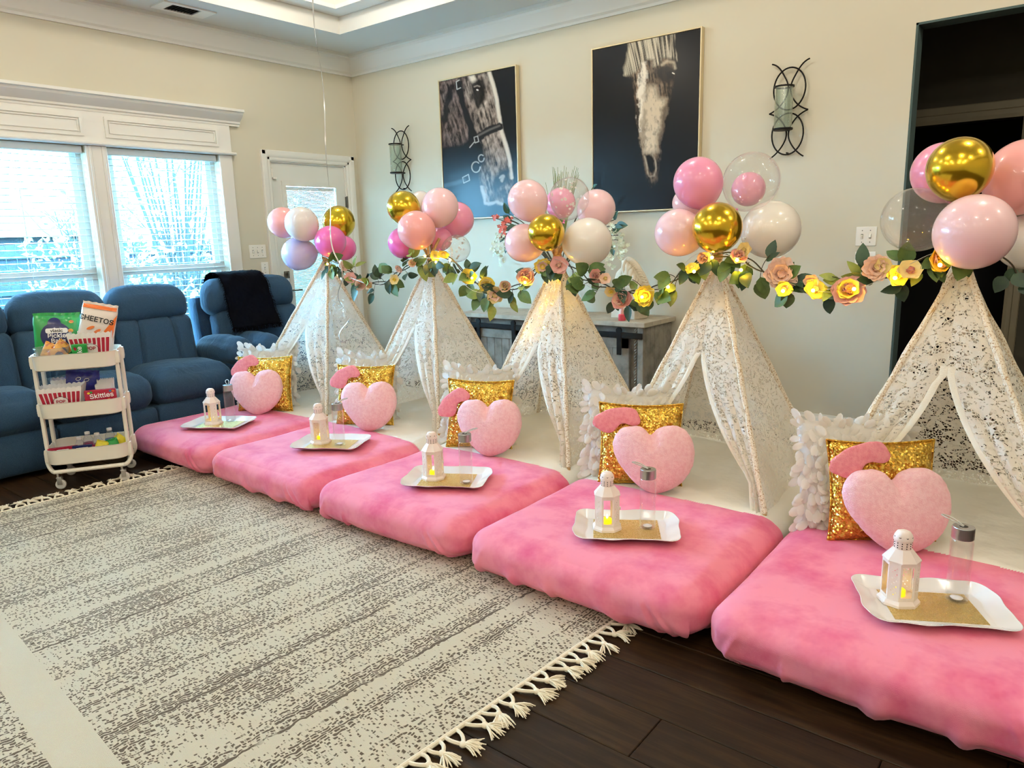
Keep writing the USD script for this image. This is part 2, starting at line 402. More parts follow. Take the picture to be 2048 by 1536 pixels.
# rug: rows of dashes along the local y axis; some rows are nearly solid
def rug_mat():
    n = {"tc": ("texture_coordinate", {}), "s": ("separate_xyz", {}), "wob": ("noise_texture", {"scale": 26.0, "detail": 2.0}), "wb2": ("math", {"math_type": "multiply_add", "value2": 0.034}),
         "rx": ("math", {"math_type": "multiply", "value2": 1 / 0.0110}), "rf": ("math", {"math_type": "floor"}),
         "fr": ("math", {"math_type": "fraction"}),
         "wn": ("white_noise_texture", {"dimensions": "1D"}),
         "lown": ("noise_texture", {"dimensions": "1D", "scale": 0.13, "detail": 2.0}),
         "yo": ("math", {"math_type": "multiply_add", "value2": 1 / 0.0140}),
         "woff": ("math", {"math_type": "multiply", "value2": 37.0}),
         "cv": ("combine_xyz", {}), "dn": ("noise_texture", {"dimensions": "2D", "scale": 1.0, "detail": 1.0}),
         "pat": ("noise_texture", {"scale": 3.2, "detail": 2.0}),
         "a1": ("math", {"math_type": "multiply", "value2": 0.37}), "a2": ("math", {"math_type": "multiply", "value2": 0.44}),
         "th": ("math", {"math_type": "add"}), "th2": ("math", {"math_type": "multiply_add", "value2": 0.18}),
         "gt": ("math", {"math_type": "subtract"}), "gm": ("map_range", {"from_min": -0.02, "from_max": 0.05, "to_min": 0.0, "to_max": 1.0, "clamp": True}),
         "edge": ("math", {"math_type": "pingpong", "value2": 0.5}), "em": ("map_range", {"from_min": 0.10, "from_max": 0.22, "clamp": True}),
         "mk": ("math", {"math_type": "multiply"}),
         "sol": ("math", {"math_type": "greater_than", "value2": 0.955}), "soln": ("noise_texture", {"scale": 5.0, "detail": 3.0}),
         "solm": ("map_range", {"from_min": 0.40, "from_max": 0.48, "clamp": True}), "sm": ("math", {"math_type": "multiply"}), "mx": ("math", {"math_type": "maximum"}),
         # plain band near the near edge
         "b0": ("math", {"math_type": "subtract", "value2": BAND}), "b1": ("math", {"math_type": "absolute"}), "b2": ("math", {"math_type": "greater_than", "value2": 0.065}),
         "mb": ("math", {"math_type": "multiply"}),
         "c": ("mix", {"color1": S(216, 206, 180), "color2": S(92, 78, 56)}),
         "cn": ("noise_texture", {"scale": 500.0, "detail": 2.0}), "cm": ("mix", {"mix_type": "multiply", "fac": 0.25}),
         "bn": ("bump", {"strength": 0.5, "distance": 0.006}), "inv": ("math", {"math_type": "subtract", "value1": 1.0}), "hh": ("math", {"math_type": "multiply_add", "value2": 0.5}),
         "p": ("principled_bsdf", {"roughness": 0.95, "sheen_weight": 0.15})}
    l = [("tc.object", "s.vector"), ("tc.object", "wob.vector"), ("wob.fac", "wb2.value1"), ("s.x", "wb2.value3"), ("wb2.value", "rx.value1"), ("rx.value", "rf.value1"), ("rx.value", "fr.value1"), ("rf.value", "wn.w"), ("rf.value", "lown.w"),
         ("wn.value", "woff.value1"), ("s.y", "yo.value1"), ("woff.value", "yo.value3"), ("yo.value", "cv.x"), ("rf.value", "cv.y"), ("cv.vector", "dn.vector"),
         ("tc.object", "pat.vector"), ("lown.fac", "a1.value1"), ("pat.fac", "a2.value1"), ("a1.value", "th.value1"), ("a2.value", "th.value2"),
         ("wn.value", "th2.value1"), ("th.value", "th2.value3"), ("dn.fac", "gt.value2"), ("th2.value", "gt.value1"), ("gt.value", "gm.value"),
         ("fr.value", "edge.value1"), ("edge.value", "em.value"), ("gm.result", "mk.value1"), ("em.result", "mk.value2"),
         ("wn.value", "sol.value1"), ("tc.object", "soln.vector"), ("soln.fac", "solm.value"), ("sol.value", "sm.value1"), ("solm.result", "sm.value2"),
         ("mk.value", "mx.value1"), ("sm.value", "mx.value2"), ("s.y", "b0.value1"), ("b0.value", "b1.value1"), ("b1.value", "b2.value1"),
         ("mx.value", "mb.value1"), ("b2.value", "mb.value2"), ("mb.value", "c.fac"), ("tc.object", "cn.vector"), ("c.color", "cm.color1"), ("cn.color", "cm.color2"),
         ("cm.color", "p.base_color"), ("mb.value", "inv.value2"), ("inv.value", "hh.value1"), ("cn.fac", "hh.value3"), ("hh.value", "bn.height"), ("bn.normal", "p.normal")]
    MATS["rug_pile"] = usdkit.material(stage, "/World/Looks/rug_pile", n, l, surface="p.BSDF")

# lace: fine net, denser foliage and big star flowers cut out of the alpha
def lace(name, color, flower=6.0):
    n = {"uv": ("texture_coordinate", {}), "nz": ("noise_texture", {"scale": 22.0, "detail": 2.0}),
         "net": ("voronoi_texture", {"feature": "distance_to_edge", "scale": 82.0, "randomness": 0.75}), "nm": ("map_range", {"from_min": 0.07, "from_max": 0.125, "to_min": 1.0, "to_max": 0.0, "clamp": True}),
         "vo": ("voronoi_texture", {"feature": "f1", "dimensions": "2D", "scale": flower, "randomness": 0.55}),
         "d": ("vector_math", {"math_type": "subtract"}), "sp": ("separate_xyz", {}), "sq": ("math", {"math_type": "multiply", "value2": 1.7}), "cb": ("combine_xyz", {}), "ln": ("vector_math", {"math_type": "length"}),
         "an": ("math", {"math_type": "arctan2"}), "a10": ("math", {"math_type": "multiply", "value2": 10.0}), "co": ("math", {"math_type": "cosine"}),
         "pr": ("math", {"math_type": "multiply_add", "value2": 0.26 / flower, "value3": 0.36 / flower}), "pl": ("math", {"math_type": "less_than"}),
         "r1": ("math", {"math_type": "subtract", "value2": 0.13 / flower}), "r2": ("math", {"math_type": "absolute"}), "r3": ("math", {"math_type": "greater_than", "value2": 0.022 / flower}),
         "fl": ("math", {"math_type": "multiply"}),
         "bl": ("map_range", {"from_min": 0.55, "from_max": 0.59, "to_min": 0.0, "to_max": 0.85, "clamp": True}),
         "ds": ("voronoi_texture", {"feature": "f1", "scale": 44.0}), "dr": ("math", {"math_type": "subtract", "value2": 0.30}), "da": ("math", {"math_type": "absolute"}), "dm": ("math", {"math_type": "less_than", "value2": 0.11}),
         "m1": ("math", {"math_type": "maximum"}), "m2": ("math", {"math_type": "maximum"}), "m3": ("math", {"math_type": "maximum"}),
         "t": ("transparent_bsdf", {}), "df": ("diffuse_bsdf", {"color": color}), "tl": ("translucent_bsdf", {"color": color}), "mf": ("mix_closure", {"fac": 0.35}), "m": ("mix_closure", {})}
    l = [("uv.UV", "nz.vector"), ("uv.UV", "net.vector"), ("net.distance", "nm.value"), ("uv.UV", "vo.vector"), ("uv.UV", "d.vector1"), ("vo.position", "d.vector2"),
         ("d.vector", "sp.vector"), ("sp.y", "sq.value1"), ("sp.x", "cb.x"), ("sq.value", "cb.y"), ("cb.vector", "ln.vector1"), ("sq.value", "an.value1"), ("sp.x", "an.value2"), ("an.value", "a10.value1"), ("a10.value", "co.value1"),
         ("co.value", "pr.value1"), ("ln.value", "pl.value1"), ("pr.value", "pl.value2"), ("ln.value", "r1.value1"), ("r1.value", "r2.value1"), ("r2.value", "r3.value1"), ("pl.value", "fl.value1"), ("r3.value", "fl.value2"),
         ("nz.fac", "bl.value"), ("uv.UV", "ds.vector"), ("ds.distance", "dr.value1"), ("dr.value", "da.value1"), ("da.value", "dm.value1"),
         ("nm.result", "m1.value1"), ("fl.value", "m1.value2"), ("m1.value", "m2.value1"), ("bl.result", "m2.value2"), ("m2.value", "m3.value1"), ("dm.value", "m3.value2"),
         ("df.BSDF", "mf.closure1"), ("tl.BSDF", "mf.closure2"), ("t.BSDF", "m.closure1"), ("mf.closure", "m.closure2"), ("m3.value", "m.fac")]
    MATS[name] = usdkit.material(stage, "/World/Looks/" + name, n, l, surface="m.closure")
lace("lace_cream", S(248, 244, 234))

# sequins: metallic flakes that each tilt their own way
def flakes(name, c1, c2, scale, rough, tilt):
    n = {"tc": ("texture_coordinate", {}), "v": ("voronoi_texture", {"scale": scale}), "sub": ("vector_math", {"math_type": "subtract", "vector2": (0.5, 0.5, 0.5)}),
         "sc": ("vector_math", {"math_type": "scale", "scale": tilt}), "g": ("geometry", {}), "ad": ("vector_math", {"math_type": "add"}), "nn": ("vector_math", {"math_type": "normalize"}),
         "bw": ("separate_color", {}), "r": ("rgb_ramp", {"ramp": [(0, c1), (1, c2)]}), "p": ("principled_bsdf", {"metallic": 0.95, "roughness": rough})}
    l = [("tc.object", "v.vector"), ("v.color", "sub.vector1"), ("sub.vector", "sc.vector1"), ("g.normal", "ad.vector1"), ("sc.vector", "ad.vector2"), ("ad.vector", "nn.vector1"), ("nn.vector", "p.normal"),
         ("v.color", "bw.color"), ("bw.g", "r.fac"), ("r.color", "p.base_color")]
    MATS[name] = usdkit.material(stage, "/World/Looks/" + name, n, l, surface="p.BSDF")
flakes("sequin_gold", S(176, 128, 36), S(250, 212, 104), 170.0, 0.28, 0.95)
flakes("glitter_gold", S(196, 166, 92), S(252, 232, 170), 420.0, 0.4, 0.7)

def painted(name, coat, rough):
    MATS[name] = usdkit.material(stage, "/World/Looks/" + name, {"a": ("attribute", {"attribute": "paint"}), "p": ("principled_bsdf", {"roughness": rough, "coat_weight": coat, "coat_roughness": 0.24, "specular_ior_level": 0.12})},
                                 [("a.color", "p.base_color")], surface="p.BSDF")
painted("oil_print", 0.34, 0.6)
painted("card_print", 0.0, 0.5)
rug_mat()
# ------------------------------------------------------------------ the room
XL, YB, ZC, ZT = -5.8, 4.92, 3.05, 3.42
XR, YF = 3.0, -4.0
st = dict(kind="structure")
WIN = [(2.555, 3.445), (1.515, 2.405), (0.475, 1.365)]
WZ0, WZ1 = 0.30, 2.08
DY0, DY1, DZ = 3.93, 4.77, 2.06

def wall_with_holes(u0, u1, z0, z1, holes, to3, depth):
    """a wall slab in (u, z) with rectangular holes; to3 maps (u, z, d) to space"""
    poly = sg.box(u0, z0, u1, z1)
    for h in holes: poly = poly.difference(sg.box(*h))
    m = trimesh.creation.extrude_polygon(poly, depth, engine="earcut")
    v = np.array(m.vertices)
    m2 = tm(np.array([to3(a, b, d) for a, b, d in v]), m.faces); trimesh.repair.fix_normals(m2)
    return m2

holes = [(a, WZ0, b, WZ1) for a, b in WIN] + [(DY0, 0, DY1, DZ)]
obj("wall_left", wall_with_holes(YF, YB + 0.14, 0, ZC, holes, lambda u, z, d: (XL - d, u, z), 0.16), MATS["wall_paint"], smooth=False, **st)
OX0, OX1, OZ = -0.94, 0.95, 2.477
obj("wall_back", wall_with_holes(XL, XR, 0, ZC, [(OX0, 0, OX1, OZ)], lambda u, z, d: (u, YB + d, z), 0.14), MATS["wall_paint"], smooth=False, **st)
obj("wall_right", box(XR, XR + 0.15, YF, YB, 0, ZC), MATS["wall_paint"], smooth=False, **st)
obj("wall_front", box(XL, XR, YF - 0.15, YF, 0, ZC), MATS["wall_paint"], smooth=False, **st)
# tray ceiling: flat ring, riser, ledge, riser, raised lid
TX0, TX1, TY0, TY1 = -5.18, 2.4, -3.4, 4.30
def ring(x0, x1, y0, y1, ix0, ix1, iy0, iy1, z0, z1):
    p = sg.box(x0, y0, x1, y1).difference(sg.box(ix0, iy0, ix1, iy1))
    m = trimesh.creation.extrude_polygon(p, z1 - z0, engine="earcut"); m.apply_translation([0, 0, z0]); return m
E1 = 0.13
obj("ceiling", J(ring(XL - 0.16, XR + 0.15, YF - 0.15, YB + 0.14, TX0, TX1, TY0, TY1, ZC, ZC + 0.15),
                 ring(XL, XR, YF, YB, TX0 + E1, TX1 - E1, TY0 + E1, TY1 - E1, ZC + 0.15, ZT),
                 box(XL, XR, YF, YB, ZT, ZT + 0.1)), MATS["ceiling_paint"], smooth=False, **st)
# small molding on the tray ledge
obj("trim_1", ring(TX0, TX1, TY0, TY1, TX0 + E1 + 0.03, TX1 - E1 - 0.03, TY0 + E1 + 0.03, TY1 - E1 - 0.03, ZC + 0.135, ZC + 0.165), MATS["trim_white"], smooth=False, **st)
# crown
CR = [(0, 0), (0.015, 0), (0.02, 0.018), (0.038, 0.03), (0.045, 0.05), (0.075, 0.085), (0.105, 0.115), (0.112, 0.135), (0.135, 0.142), (0.14, 0.165), (0, 0.165)]
def crown(p0, p1, out): return extrude_profile(CR, p0, p1, out)
obj("trim_2", crown((XL, YF, ZC - 0.165), (XL, YB, ZC - 0.165), (1, 0, 0)), MATS["trim_white"], smooth=25, **st)
obj("trim_3", crown((XL, YB, ZC - 0.165), (XR, YB, ZC - 0.165), (0, -1, 0)), MATS["trim_white"], smooth=25, **st)
BP = [(0, 0), (0.016, 0), (0.016, 0.10), (0.012, 0.112), (0.012, 0.125), (0.006, 0.138), (0.004, 0.152), (0, 0.152)]
obj("baseboard_left", extrude_profile(BP, (XL, YF, 0), (XL, DY0 - 0.1, 0), (1, 0, 0)), MATS["trim_white"], smooth=False, **st)
obj("baseboard_back", J(extrude_profile(BP, (XL, YB, 0), (OX0, YB, 0), (0, -1, 0)), extrude_profile(BP, (OX1, YB, 0), (XR, YB, 0), (0, -1, 0))), MATS["trim_white"], smooth=False, **st)

# floor: subfloor and separate boards (those that can be seen); the rest is one joined part
fl = obj("floor", box(XL - 0.16, XR + 0.15, YF - 0.15, 7.2, -0.12, -0.014), MATS["dark_slot"], smooth=False, **st)
bm = [MATS["board_dark"], MATS["board_mid"], MATS["board_warm"]]
BW = 0.19
def plank(x0, x1, y0, y1, dz):
    return box(x0 + 0.0012, x1 - 0.0012, y0 + 0.0015, y1 - 0.0015, -0.014, dz, 0.0022)
rest = []
for r in range(int((YB + 1.2 - YF) / BW) + 1):
    y0 = YF + r * BW; x = XL + rng.uniform(-1.6, 0)
    while x < XR:
        L = rng.uniform(1.2, 2.0); x0, x1 = max(x, XL), min(x + L, XR)
        if x1 - x0 > 0.05:
            dz = rng.uniform(-0.0008, 0.0)
            vis = (-1.9 < x1 and x0 < 0.6 and 0.5 < y0 < 2.6) or (x0 < -4.2 and 0.4 < y0 < 2.8)
            m = plank(x0, x1, y0, y0 + BW, dz)
            if vis: obj("plank", m, bm[rng.integers(3)], fl, smooth=False)
            else: rest.append(m)
        x += L
obj("plank_field", J(*rest), bm[1], fl, smooth=False, kind="stuff")

# hall beyond the opening: side walls, far wall with its cased opening
HY = 6.1
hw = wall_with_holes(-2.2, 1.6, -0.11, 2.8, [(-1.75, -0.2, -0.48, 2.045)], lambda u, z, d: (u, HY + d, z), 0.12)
obj("wall_hall", J(hw, box(-2.2, -2.1, YB + 0.14, HY, -0.11, 2.8), box(1.5, 1.6, YB + 0.14, HY, -0.11, 2.8), box(-2.2, 1.6, YB + 0.14, HY + 1.1, 2.8, 2.9)), MATS["hall_shade"], smooth=False, **st)
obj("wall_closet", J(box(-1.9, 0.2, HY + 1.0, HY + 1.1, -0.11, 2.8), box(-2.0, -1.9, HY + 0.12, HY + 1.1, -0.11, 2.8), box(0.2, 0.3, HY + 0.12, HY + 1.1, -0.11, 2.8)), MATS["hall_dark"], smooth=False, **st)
CAS = [(0, 0), (0.012, 0), (0.016, 0.02), (0.016, 0.045), (0.022, 0.05), (0.022, 0.085), (0.016, 0.09), (0, 0.09)]
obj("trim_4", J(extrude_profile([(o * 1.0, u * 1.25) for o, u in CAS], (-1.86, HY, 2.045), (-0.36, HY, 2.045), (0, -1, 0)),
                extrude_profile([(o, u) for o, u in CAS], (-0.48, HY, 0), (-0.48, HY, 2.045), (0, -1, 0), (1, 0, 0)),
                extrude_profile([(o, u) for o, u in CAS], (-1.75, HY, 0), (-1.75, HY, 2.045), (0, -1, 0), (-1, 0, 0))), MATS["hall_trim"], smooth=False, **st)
# drywall lining of the opening, its shade put into a dark colour
obj("trim_5", J(box(OX0, OX0 + 0.012, YB + 0.001, YB + 0.14, 0, OZ), box(OX1 - 0.012, OX1, YB + 0.001, YB + 0.14, 0, OZ), box(OX0, OX1, YB + 0.001, YB + 0.14, OZ - 0.012, OZ)), MATS["jamb_shade"], smooth=False, **st)

# ------------------------------------------------------------------ windows, header, blinds
def casing(y0, y1, z0, z1): return box(XL - 0.0, XL + 0.022, y0, y1, z0, z1, 0.004)
for n, (a, b) in enumerate(WIN):
    w = UsdGeom.Xform.Define(stage, f"/World/window_{n+1}").GetPrim(); tag(w, kind="structure")
    X0, X1 = XL - 0.12, XL - 0.075
    zm = 1.17
    obj("window_frame", J(box(X0, X1, a, a + 0.035, WZ0, WZ1), box(X0, X1, b - 0.035, b, WZ0, WZ1), box(X0, X1, a, b, WZ0, WZ0 + 0.04), box(X0, X1, a, b, WZ1 - 0.04, WZ1)), MATS["trim_white"], w, smooth=False)
    obj("sash_rail", J(box(X0 - 0.005, X1 + 0.01, a + 0.035, b - 0.035, zm - 0.03, zm + 0.03), box(X0 - 0.004, X1 - 0.012, a + 0.035, a + 0.075, WZ0 + 0.04, WZ1 - 0.04), box(X0 - 0.004, X1 - 0.012, b - 0.075, b - 0.035, WZ0 + 0.04, WZ1 - 0.04)), MATS["trim_white"], w, smooth=False)
    obj("pane", box(X0 + 0.015, X0 + 0.019, a + 0.03, b - 0.03, WZ0 + 0.03, WZ1 - 0.03), MATS["pane_glass"], w, smooth=False)
    obj("window_sill", box(XL - 0.07, XL + 0.05, a - 0.03, b + 0.03, WZ0 - 0.03, WZ0, 0.006), MATS["trim_white"], w, smooth=False)
obj("trim_6", J(*[box(XL, XL + 0.022, p, q, WZ0 - 0.1, WZ1, 0.004) for p, q in ((WIN[0][1], WIN[0][1] + 0.115), (WIN[1][1], WIN[0][0]), (WIN[2][1], WIN[1][0]), (WIN[2][0] - 0.115, WIN[2][0]))],
                *[box(XL + 0.02, XL + 0.03, (WIN[k + 1][1] + WIN[k][0]) / 2 + o - 0.011, (WIN[k + 1][1] + WIN[k][0]) / 2 + o + 0.011, WZ0 - 0.1, WZ1, 0.003) for k in (0, 1) for o in (-0.045, 0.045)]), MATS["trim_white"], smooth=False, **st)
hy0, hy1 = WIN[2][0] - 0.115, WIN[0][1] + 0.115
hd = [box(XL, XL + 0.026, hy0, hy1, 2.10, 2.32, 0.003), box(XL, XL + 0.06, hy0 - 0.03, hy1 + 0.03, WZ1, WZ1 + 0.022, 0.008)]
HC = [(0, 0), (0.03, 0), (0.032, 0.015), (0.042, 0.02), (0.045, 0.035), (0.075, 0.06), (0.1, 0.085), (0.105, 0.1), (0.125, 0.105), (0.125, 0.125), (0, 0.125)]
hd.append(extrude_profile(HC, (XL, hy0 - 0.08, 2.315), (XL, hy1 + 0.09, 2.315), (1, 0, 0)))
for a, b in WIN:   # raised panel mouldings on the header
    p = sg.box(a - 0.0, 2.14, b + 0.0, 2.285); q = p.difference(p.buffer(-0.022, join_style=2))
    p2 = p.buffer(-0.03, join_style=2); q2 = p2.difference(p2.buffer(-0.008, join_style=2))
    for g, h in ((q, 0.010), (q2, 0.007)):
        m = trimesh.creation.extrude_polygon(g, h, engine="earcut"); v = np.array(m.vertices)
        hd.append(tm(np.c_[XL + 0.026 + v[:, 2], v[:, 0], v[:, 1]], m.faces))
obj("trim_7", J(*hd), MATS["trim_white"], smooth=25, **st)

for n, (a, b) in enumerate(WIN):
    bl = thing("window_blind", ["white horizontal slat blind in the window nearest the back door", "white horizontal slat blind in the window behind the snack cart", "white slat blind in the leftmost window, cut off by the photo's edge"][n], "blind", group="window blinds")
    obj("headrail", box(XL - 0.07, XL - 0.012, a + 0.008, b - 0.008, WZ1 - 0.055, WZ1 - 0.002, 0.006), MATS["blind_white"], bl, smooth=False)
    zz = WZ1 - 0.085; k = 0
    while zz > WZ0 + 0.05:
        y = np.linspace(a + 0.012, b - 0.012, 9); t = (y - (a + b) / 2) / ((b - a) / 2)
        bow = 0.0
        if n == 0 and k in (2, 3): bow = 0.022
        P = np.stack([np.stack([np.full(9, XL - 0.062 + 0.038 * s), y, zz + bow * (1 - t ** 2) * 1.3 + 0.002 * s + 0.003 * np.sin(s * np.pi) + (0.0004 if top else -0.0012)], -1) for s in (0, .5, 1) for top in (1,)])
        Q = P.copy(); Q[..., 2] -= 0.0025
        obj("slat", J(sheet(P), tm(sheet(Q).vertices, sheet(Q).faces[:, ::-1])), MATS["blind_white"], bl, smooth=True)
        zz -= 0.046; k += 1
    obj("bottom_rail", box(XL - 0.068, XL - 0.018, a + 0.012, b - 0.012, WZ0 + 0.015, WZ0 + 0.035, 0.004), MATS["blind_white"], bl, smooth=False)
    for f in (0.14, 0.5, 0.86):
        yy = a + f * (b - a)
        obj("ladder_cord", J(*[tube([(XL - 0.069 + dx, yy, WZ0 + 0.03), (XL - 0.069 + dx, yy, WZ1 - 0.06)], 0.0016, 4) for dx in (0.0, 0.054)]), MATS["blind_white"], bl)

# ------------------------------------------------------------------ back door in the left wall
d = UsdGeom.Xform.Define(stage, "/World/door_1").GetPrim(); tag(d, kind="structure")
gx0, gx1, gz0, gz1 = 4.075, 4.645, 0.30, 1.86
lf = sg.box(DY0 + 0.016, 0.012, DY1 - 0.016, 2.046).difference(sg.box(gx0, gz0, gx1, gz1))
m = trimesh.creation.extrude_polygon(lf, 0.045, engine="earcut"); v = np.array(m.vertices)
obj("door_leaf", tm(np.c_[XL - 0.06 + v[:, 2], v[:, 0], v[:, 1]], m.faces), MATS["door_white"], d, smooth=False)
fr = sg.box(gx0 - 0.035, gz0 - 0.035, gx1 + 0.035, gz1 + 0.035).difference(sg.box(gx0 + 0.008, gz0 + 0.008, gx1 - 0.008, gz1 - 0.008))
m = trimesh.creation.extrude_polygon(fr, 0.014, engine="earcut"); v = np.array(m.vertices)
obj("glass_frame", tm(np.c_[XL - 0.016 + v[:, 2], v[:, 0], v[:, 1]], m.faces), MATS["door_white"], d, smooth=False)
obj("pane", box(XL - 0.042, XL - 0.036, gx0, gx1, gz0, gz1), MATS["pane_glass"], d, smooth=False)
obj("inner_blind_rail", box(XL - 0.034, XL - 0.024, gx0 + 0.01, gx1 - 0.01, gz1 - 0.045, gz1 - 0.012), MATS["blind_white"], d, smooth=False)
zz = gz1 - 0.055
ms = []
while zz > gz0 + 0.02:
    ms.append(xf(box(-0.0005, 0.0005, gx0 + 0.012, gx1 - 0.012, -0.0055, 0.0055), mat4((XL - 0.029, 0, zz)) @ trimesh.transformations.rotation_matrix(0.35, [0, 1, 0], [0, 0, 0]))); zz -= 0.0125
obj("inner_blind_slats", J(*ms), MATS["blind_white"], d, smooth=False, kind="stuff")
obj("door_frame", J(box(XL - 0.15, XL - 0.002, DY0, DY0 + 0.014, 0, DZ), box(XL - 0.15, XL - 0.002, DY1 - 0.014, DY1, 0, DZ), box(XL - 0.15, XL - 0.002, DY0, DY1, DZ - 0.012, DZ)), MATS["trim_white"], d, smooth=False)
DC = [(0, 0), (0.014, 0), (0.02, 0.012), (0.02, 0.03), (0.026, 0.038), (0.03, 0.055), (0.03, 0.085), (0.022, 0.09), (0, 0.09)]
obj("door_casing", J(extrude_profile(DC, (XL, DY0, 0), (XL, DY0, DZ + 0.085), (1, 0, 0), (0, -1, 0)), extrude_profile(DC, (XL, DY1, 0), (XL, DY1, DZ + 0.085), (1, 0, 0), (0, 1, 0)),
                     extrude_profile(DC, (XL, DY0 - 0.085, DZ), (XL, DY1 + 0.085, DZ), (1, 0, 0), (0, 0, 1))), MATS["trim_white"], d, smooth=25)
hx = XL - 0.015
obj("deadbolt", J(box(hx, hx + 0.012, 3.985, 4.05, 1.03, 1.095, 0.004), box(hx + 0.012, hx + 0.03, 4.012, 4.024, 1.045, 1.08, 0.003)), MATS["nickel"], d, smooth=False)
obj("door_handle", J(box(hx, hx + 0.012, 3.985, 4.05, 0.885, 0.95, 0.004), tube([(hx + 0.01, 4.018, 0.918), (hx + 0.05, 4.018, 0.918)], 0.01, 10), box(hx + 0.042, hx + 0.056, 4.008, 4.14, 0.91, 0.927, 0.003)), MATS["nickel"], d, smooth=30)
for z in (1.72, 1.0, 0.25):
    obj("hinge", J(box(XL - 0.02, XL + 0.004, 4.752, 4.772, z - 0.05, z + 0.05), tube([(XL + 0.004, 4.762, z - 0.055), (XL + 0.004, 4.762, z + 0.055)], 0.007, 8)), MATS["nickel"], d)
obj("door_stop_latch", J(box(hx, hx + 0.018, 3.935, 3.955, 1.92, 2.0, 0.003), box(hx + 0.005, hx + 0.03, 3.95, 3.985, 1.905, 1.925, 0.003)), MATS["plate_white"], d, smooth=False)

# ------------------------------------------------------------------ switch plates, vent
def plate(name, label, c, axis, w, h, toggles):
    """axis 'y': on the back wall; 'x': on the left wall"""
    t = thing(name, label, "light switch")
    def P(m):
        v = np.array(m.vertices)
        if axis == "y": q = np.c_[c[0] + v[:, 0], c[1] - v[:, 2], c[2] + v[:, 1]]
        else: q = np.c_[c[0] + v[:, 2], c[1] + v[:, 0], c[2] + v[:, 1]]
        r = tm(q, m.faces); trimesh.repair.fix_normals(r); return r
    obj("cover", P(xf(box(-w / 2, w / 2, -h / 2, h / 2, 0, 0.006, 0.0025), np.eye(4))), MATS["plate_white"], t, smooth=False)
    for k in range(toggles):
        x = (k - (toggles - 1) / 2) * 0.046
        obj("toggle", P(xf(box(-0.005, 0.005, -0.012, 0.012, 0.003, 0.016, 0.0015), trimesh.transformations.rotation_matrix(-0.35 if k % 2 else 0.35, [1, 0, 0]) @ mat4((x, 0, 0)))), MATS["plate_white"], t, smooth=False)
        obj("switch_slot", P(box(x - 0.0065, x + 0.0065, -0.014, 0.014, 0.0055, 0.0066)), MATS["nickel"], t, smooth=False)
        for s in (-1, 1): obj("screw", P(xf(trimesh.creation.cylinder(0.003, 0.002, sections=10), mat4((x, s * 0.035, 0.0068)))), MATS["nickel"], t)
plate("switch_plate", "upper of the two white double light switch plates right of the right horse picture", (-1.125, YB, 1.30), "y", 0.118, 0.115, 2)
plate("switch_plate", "lower of the two white double light switch plates, partly behind the flower garland", (-1.122, YB, 1.150), "y", 0.118, 0.115, 2)
plate("switch_plate", "white triple light switch plate beside the back door", (XL, 3.728, 1.282), "x", 0.165, 0.115, 3)
plate("switch_plate", "white single switch plate just below the triple plate beside the back door", (XL, 3.785, 1.13), "x", 0.072, 0.115, 1)

v = thing("air_vent", "white ceiling air vent with dark louvres near the window wall", "vent", mat4((-5.44, 3.08, ZC)))
obj("vent_frame", tm(np.array((lambda m: m.vertices)(ring(-0.10, 0.10, -0.20, 0.20, -0.07, 0.07, -0.12, 0.10, -0.010, 0.0))), ring(-0.10, 0.10, -0.20, 0.20, -0.07, 0.07, -0.12, 0.10, -0.010, 0.0).faces), MATS["plate_white"], v, smooth=False)
obj("duct_back", box(-0.07, 0.07, -0.12, 0.10, -0.002, -0.001), MATS["dark_slot"], v, smooth=False)
for k in range(9):
    obj("louvre", xf(box(-0.068, 0.068, -0.009, 0.009, -0.0006, 0.0006), mat4((0, -0.105 + k * 0.024, -0.006), 0, 35)), MATS["vent_grey"], v, smooth=False)
# ------------------------------------------------------------------ outside the windows
obj("lawn", box(-60, XL - 0.2, -30, 40, -0.35, -0.25), MATS["grass_far"], smooth=False, label="sunlit lawn of the back yard outside the windows", cat="lawn", kind="stuff")
obj("bounce_slab", box(-9.4, XL - 0.2, -6, 9, -0.26, -0.2), MATS["bounce_slab"], smooth=False, label="added pale slab outside the window wall, bounces sky light indoors", cat="bounce_slab", kind="structure")  # reflector slab added below the sills to throw sky light up at the ceiling
fe = thing("privacy_fence", "weathered tall wooden privacy fence across the back yard", "fence")
y = -12.0; k = 0
while y < 18:
    obj("picket", box(-13.02, -13.0, y, y + 0.138, -0.25, 1.42 + rng.uniform(-0.012, 0.012), 0.004), MATS["fence_wood"], fe, smooth=False); y += 0.146; k += 1
for z in (0.1, 0.7, 1.25): obj("rail", box(-12.99, -12.95, -12, 18, z - 0.045, z + 0.045), MATS["fence_wood"], fe, smooth=False)
hs = thing("neighbour_house", "pale house with a hip roof beyond the fence, seen through the left window", "house", mat4((-26, 7.0, 0)))
obj("wall", box(-4, 4, -14, 2.4, -0.24, 1.7), MATS["brick_far"], hs, smooth=False)
obj("roof", trimesh.convex.convex_hull(np.array([(-4.6, -14.6, 1.65), (4.6, -14.6, 1.65), (-4.6, 3.0, 1.65), (4.6, 3.0, 1.65), (0, -8, 3.6), (0, 0.6, 3.6)])), MATS["roof_far"], hs, smooth=False)
for yy in (-9, -5, -1):
    fr_ = obj("window", box(4.0, 4.06, yy, yy + 1.2, 0.4, 1.4), MATS["porch_white"], hs, smooth=False)
    obj("pane", box(4.06, 4.07, yy + 0.08, yy + 1.12, 0.48, 1.32), MATS["label_blue"], fr_, smooth=False)

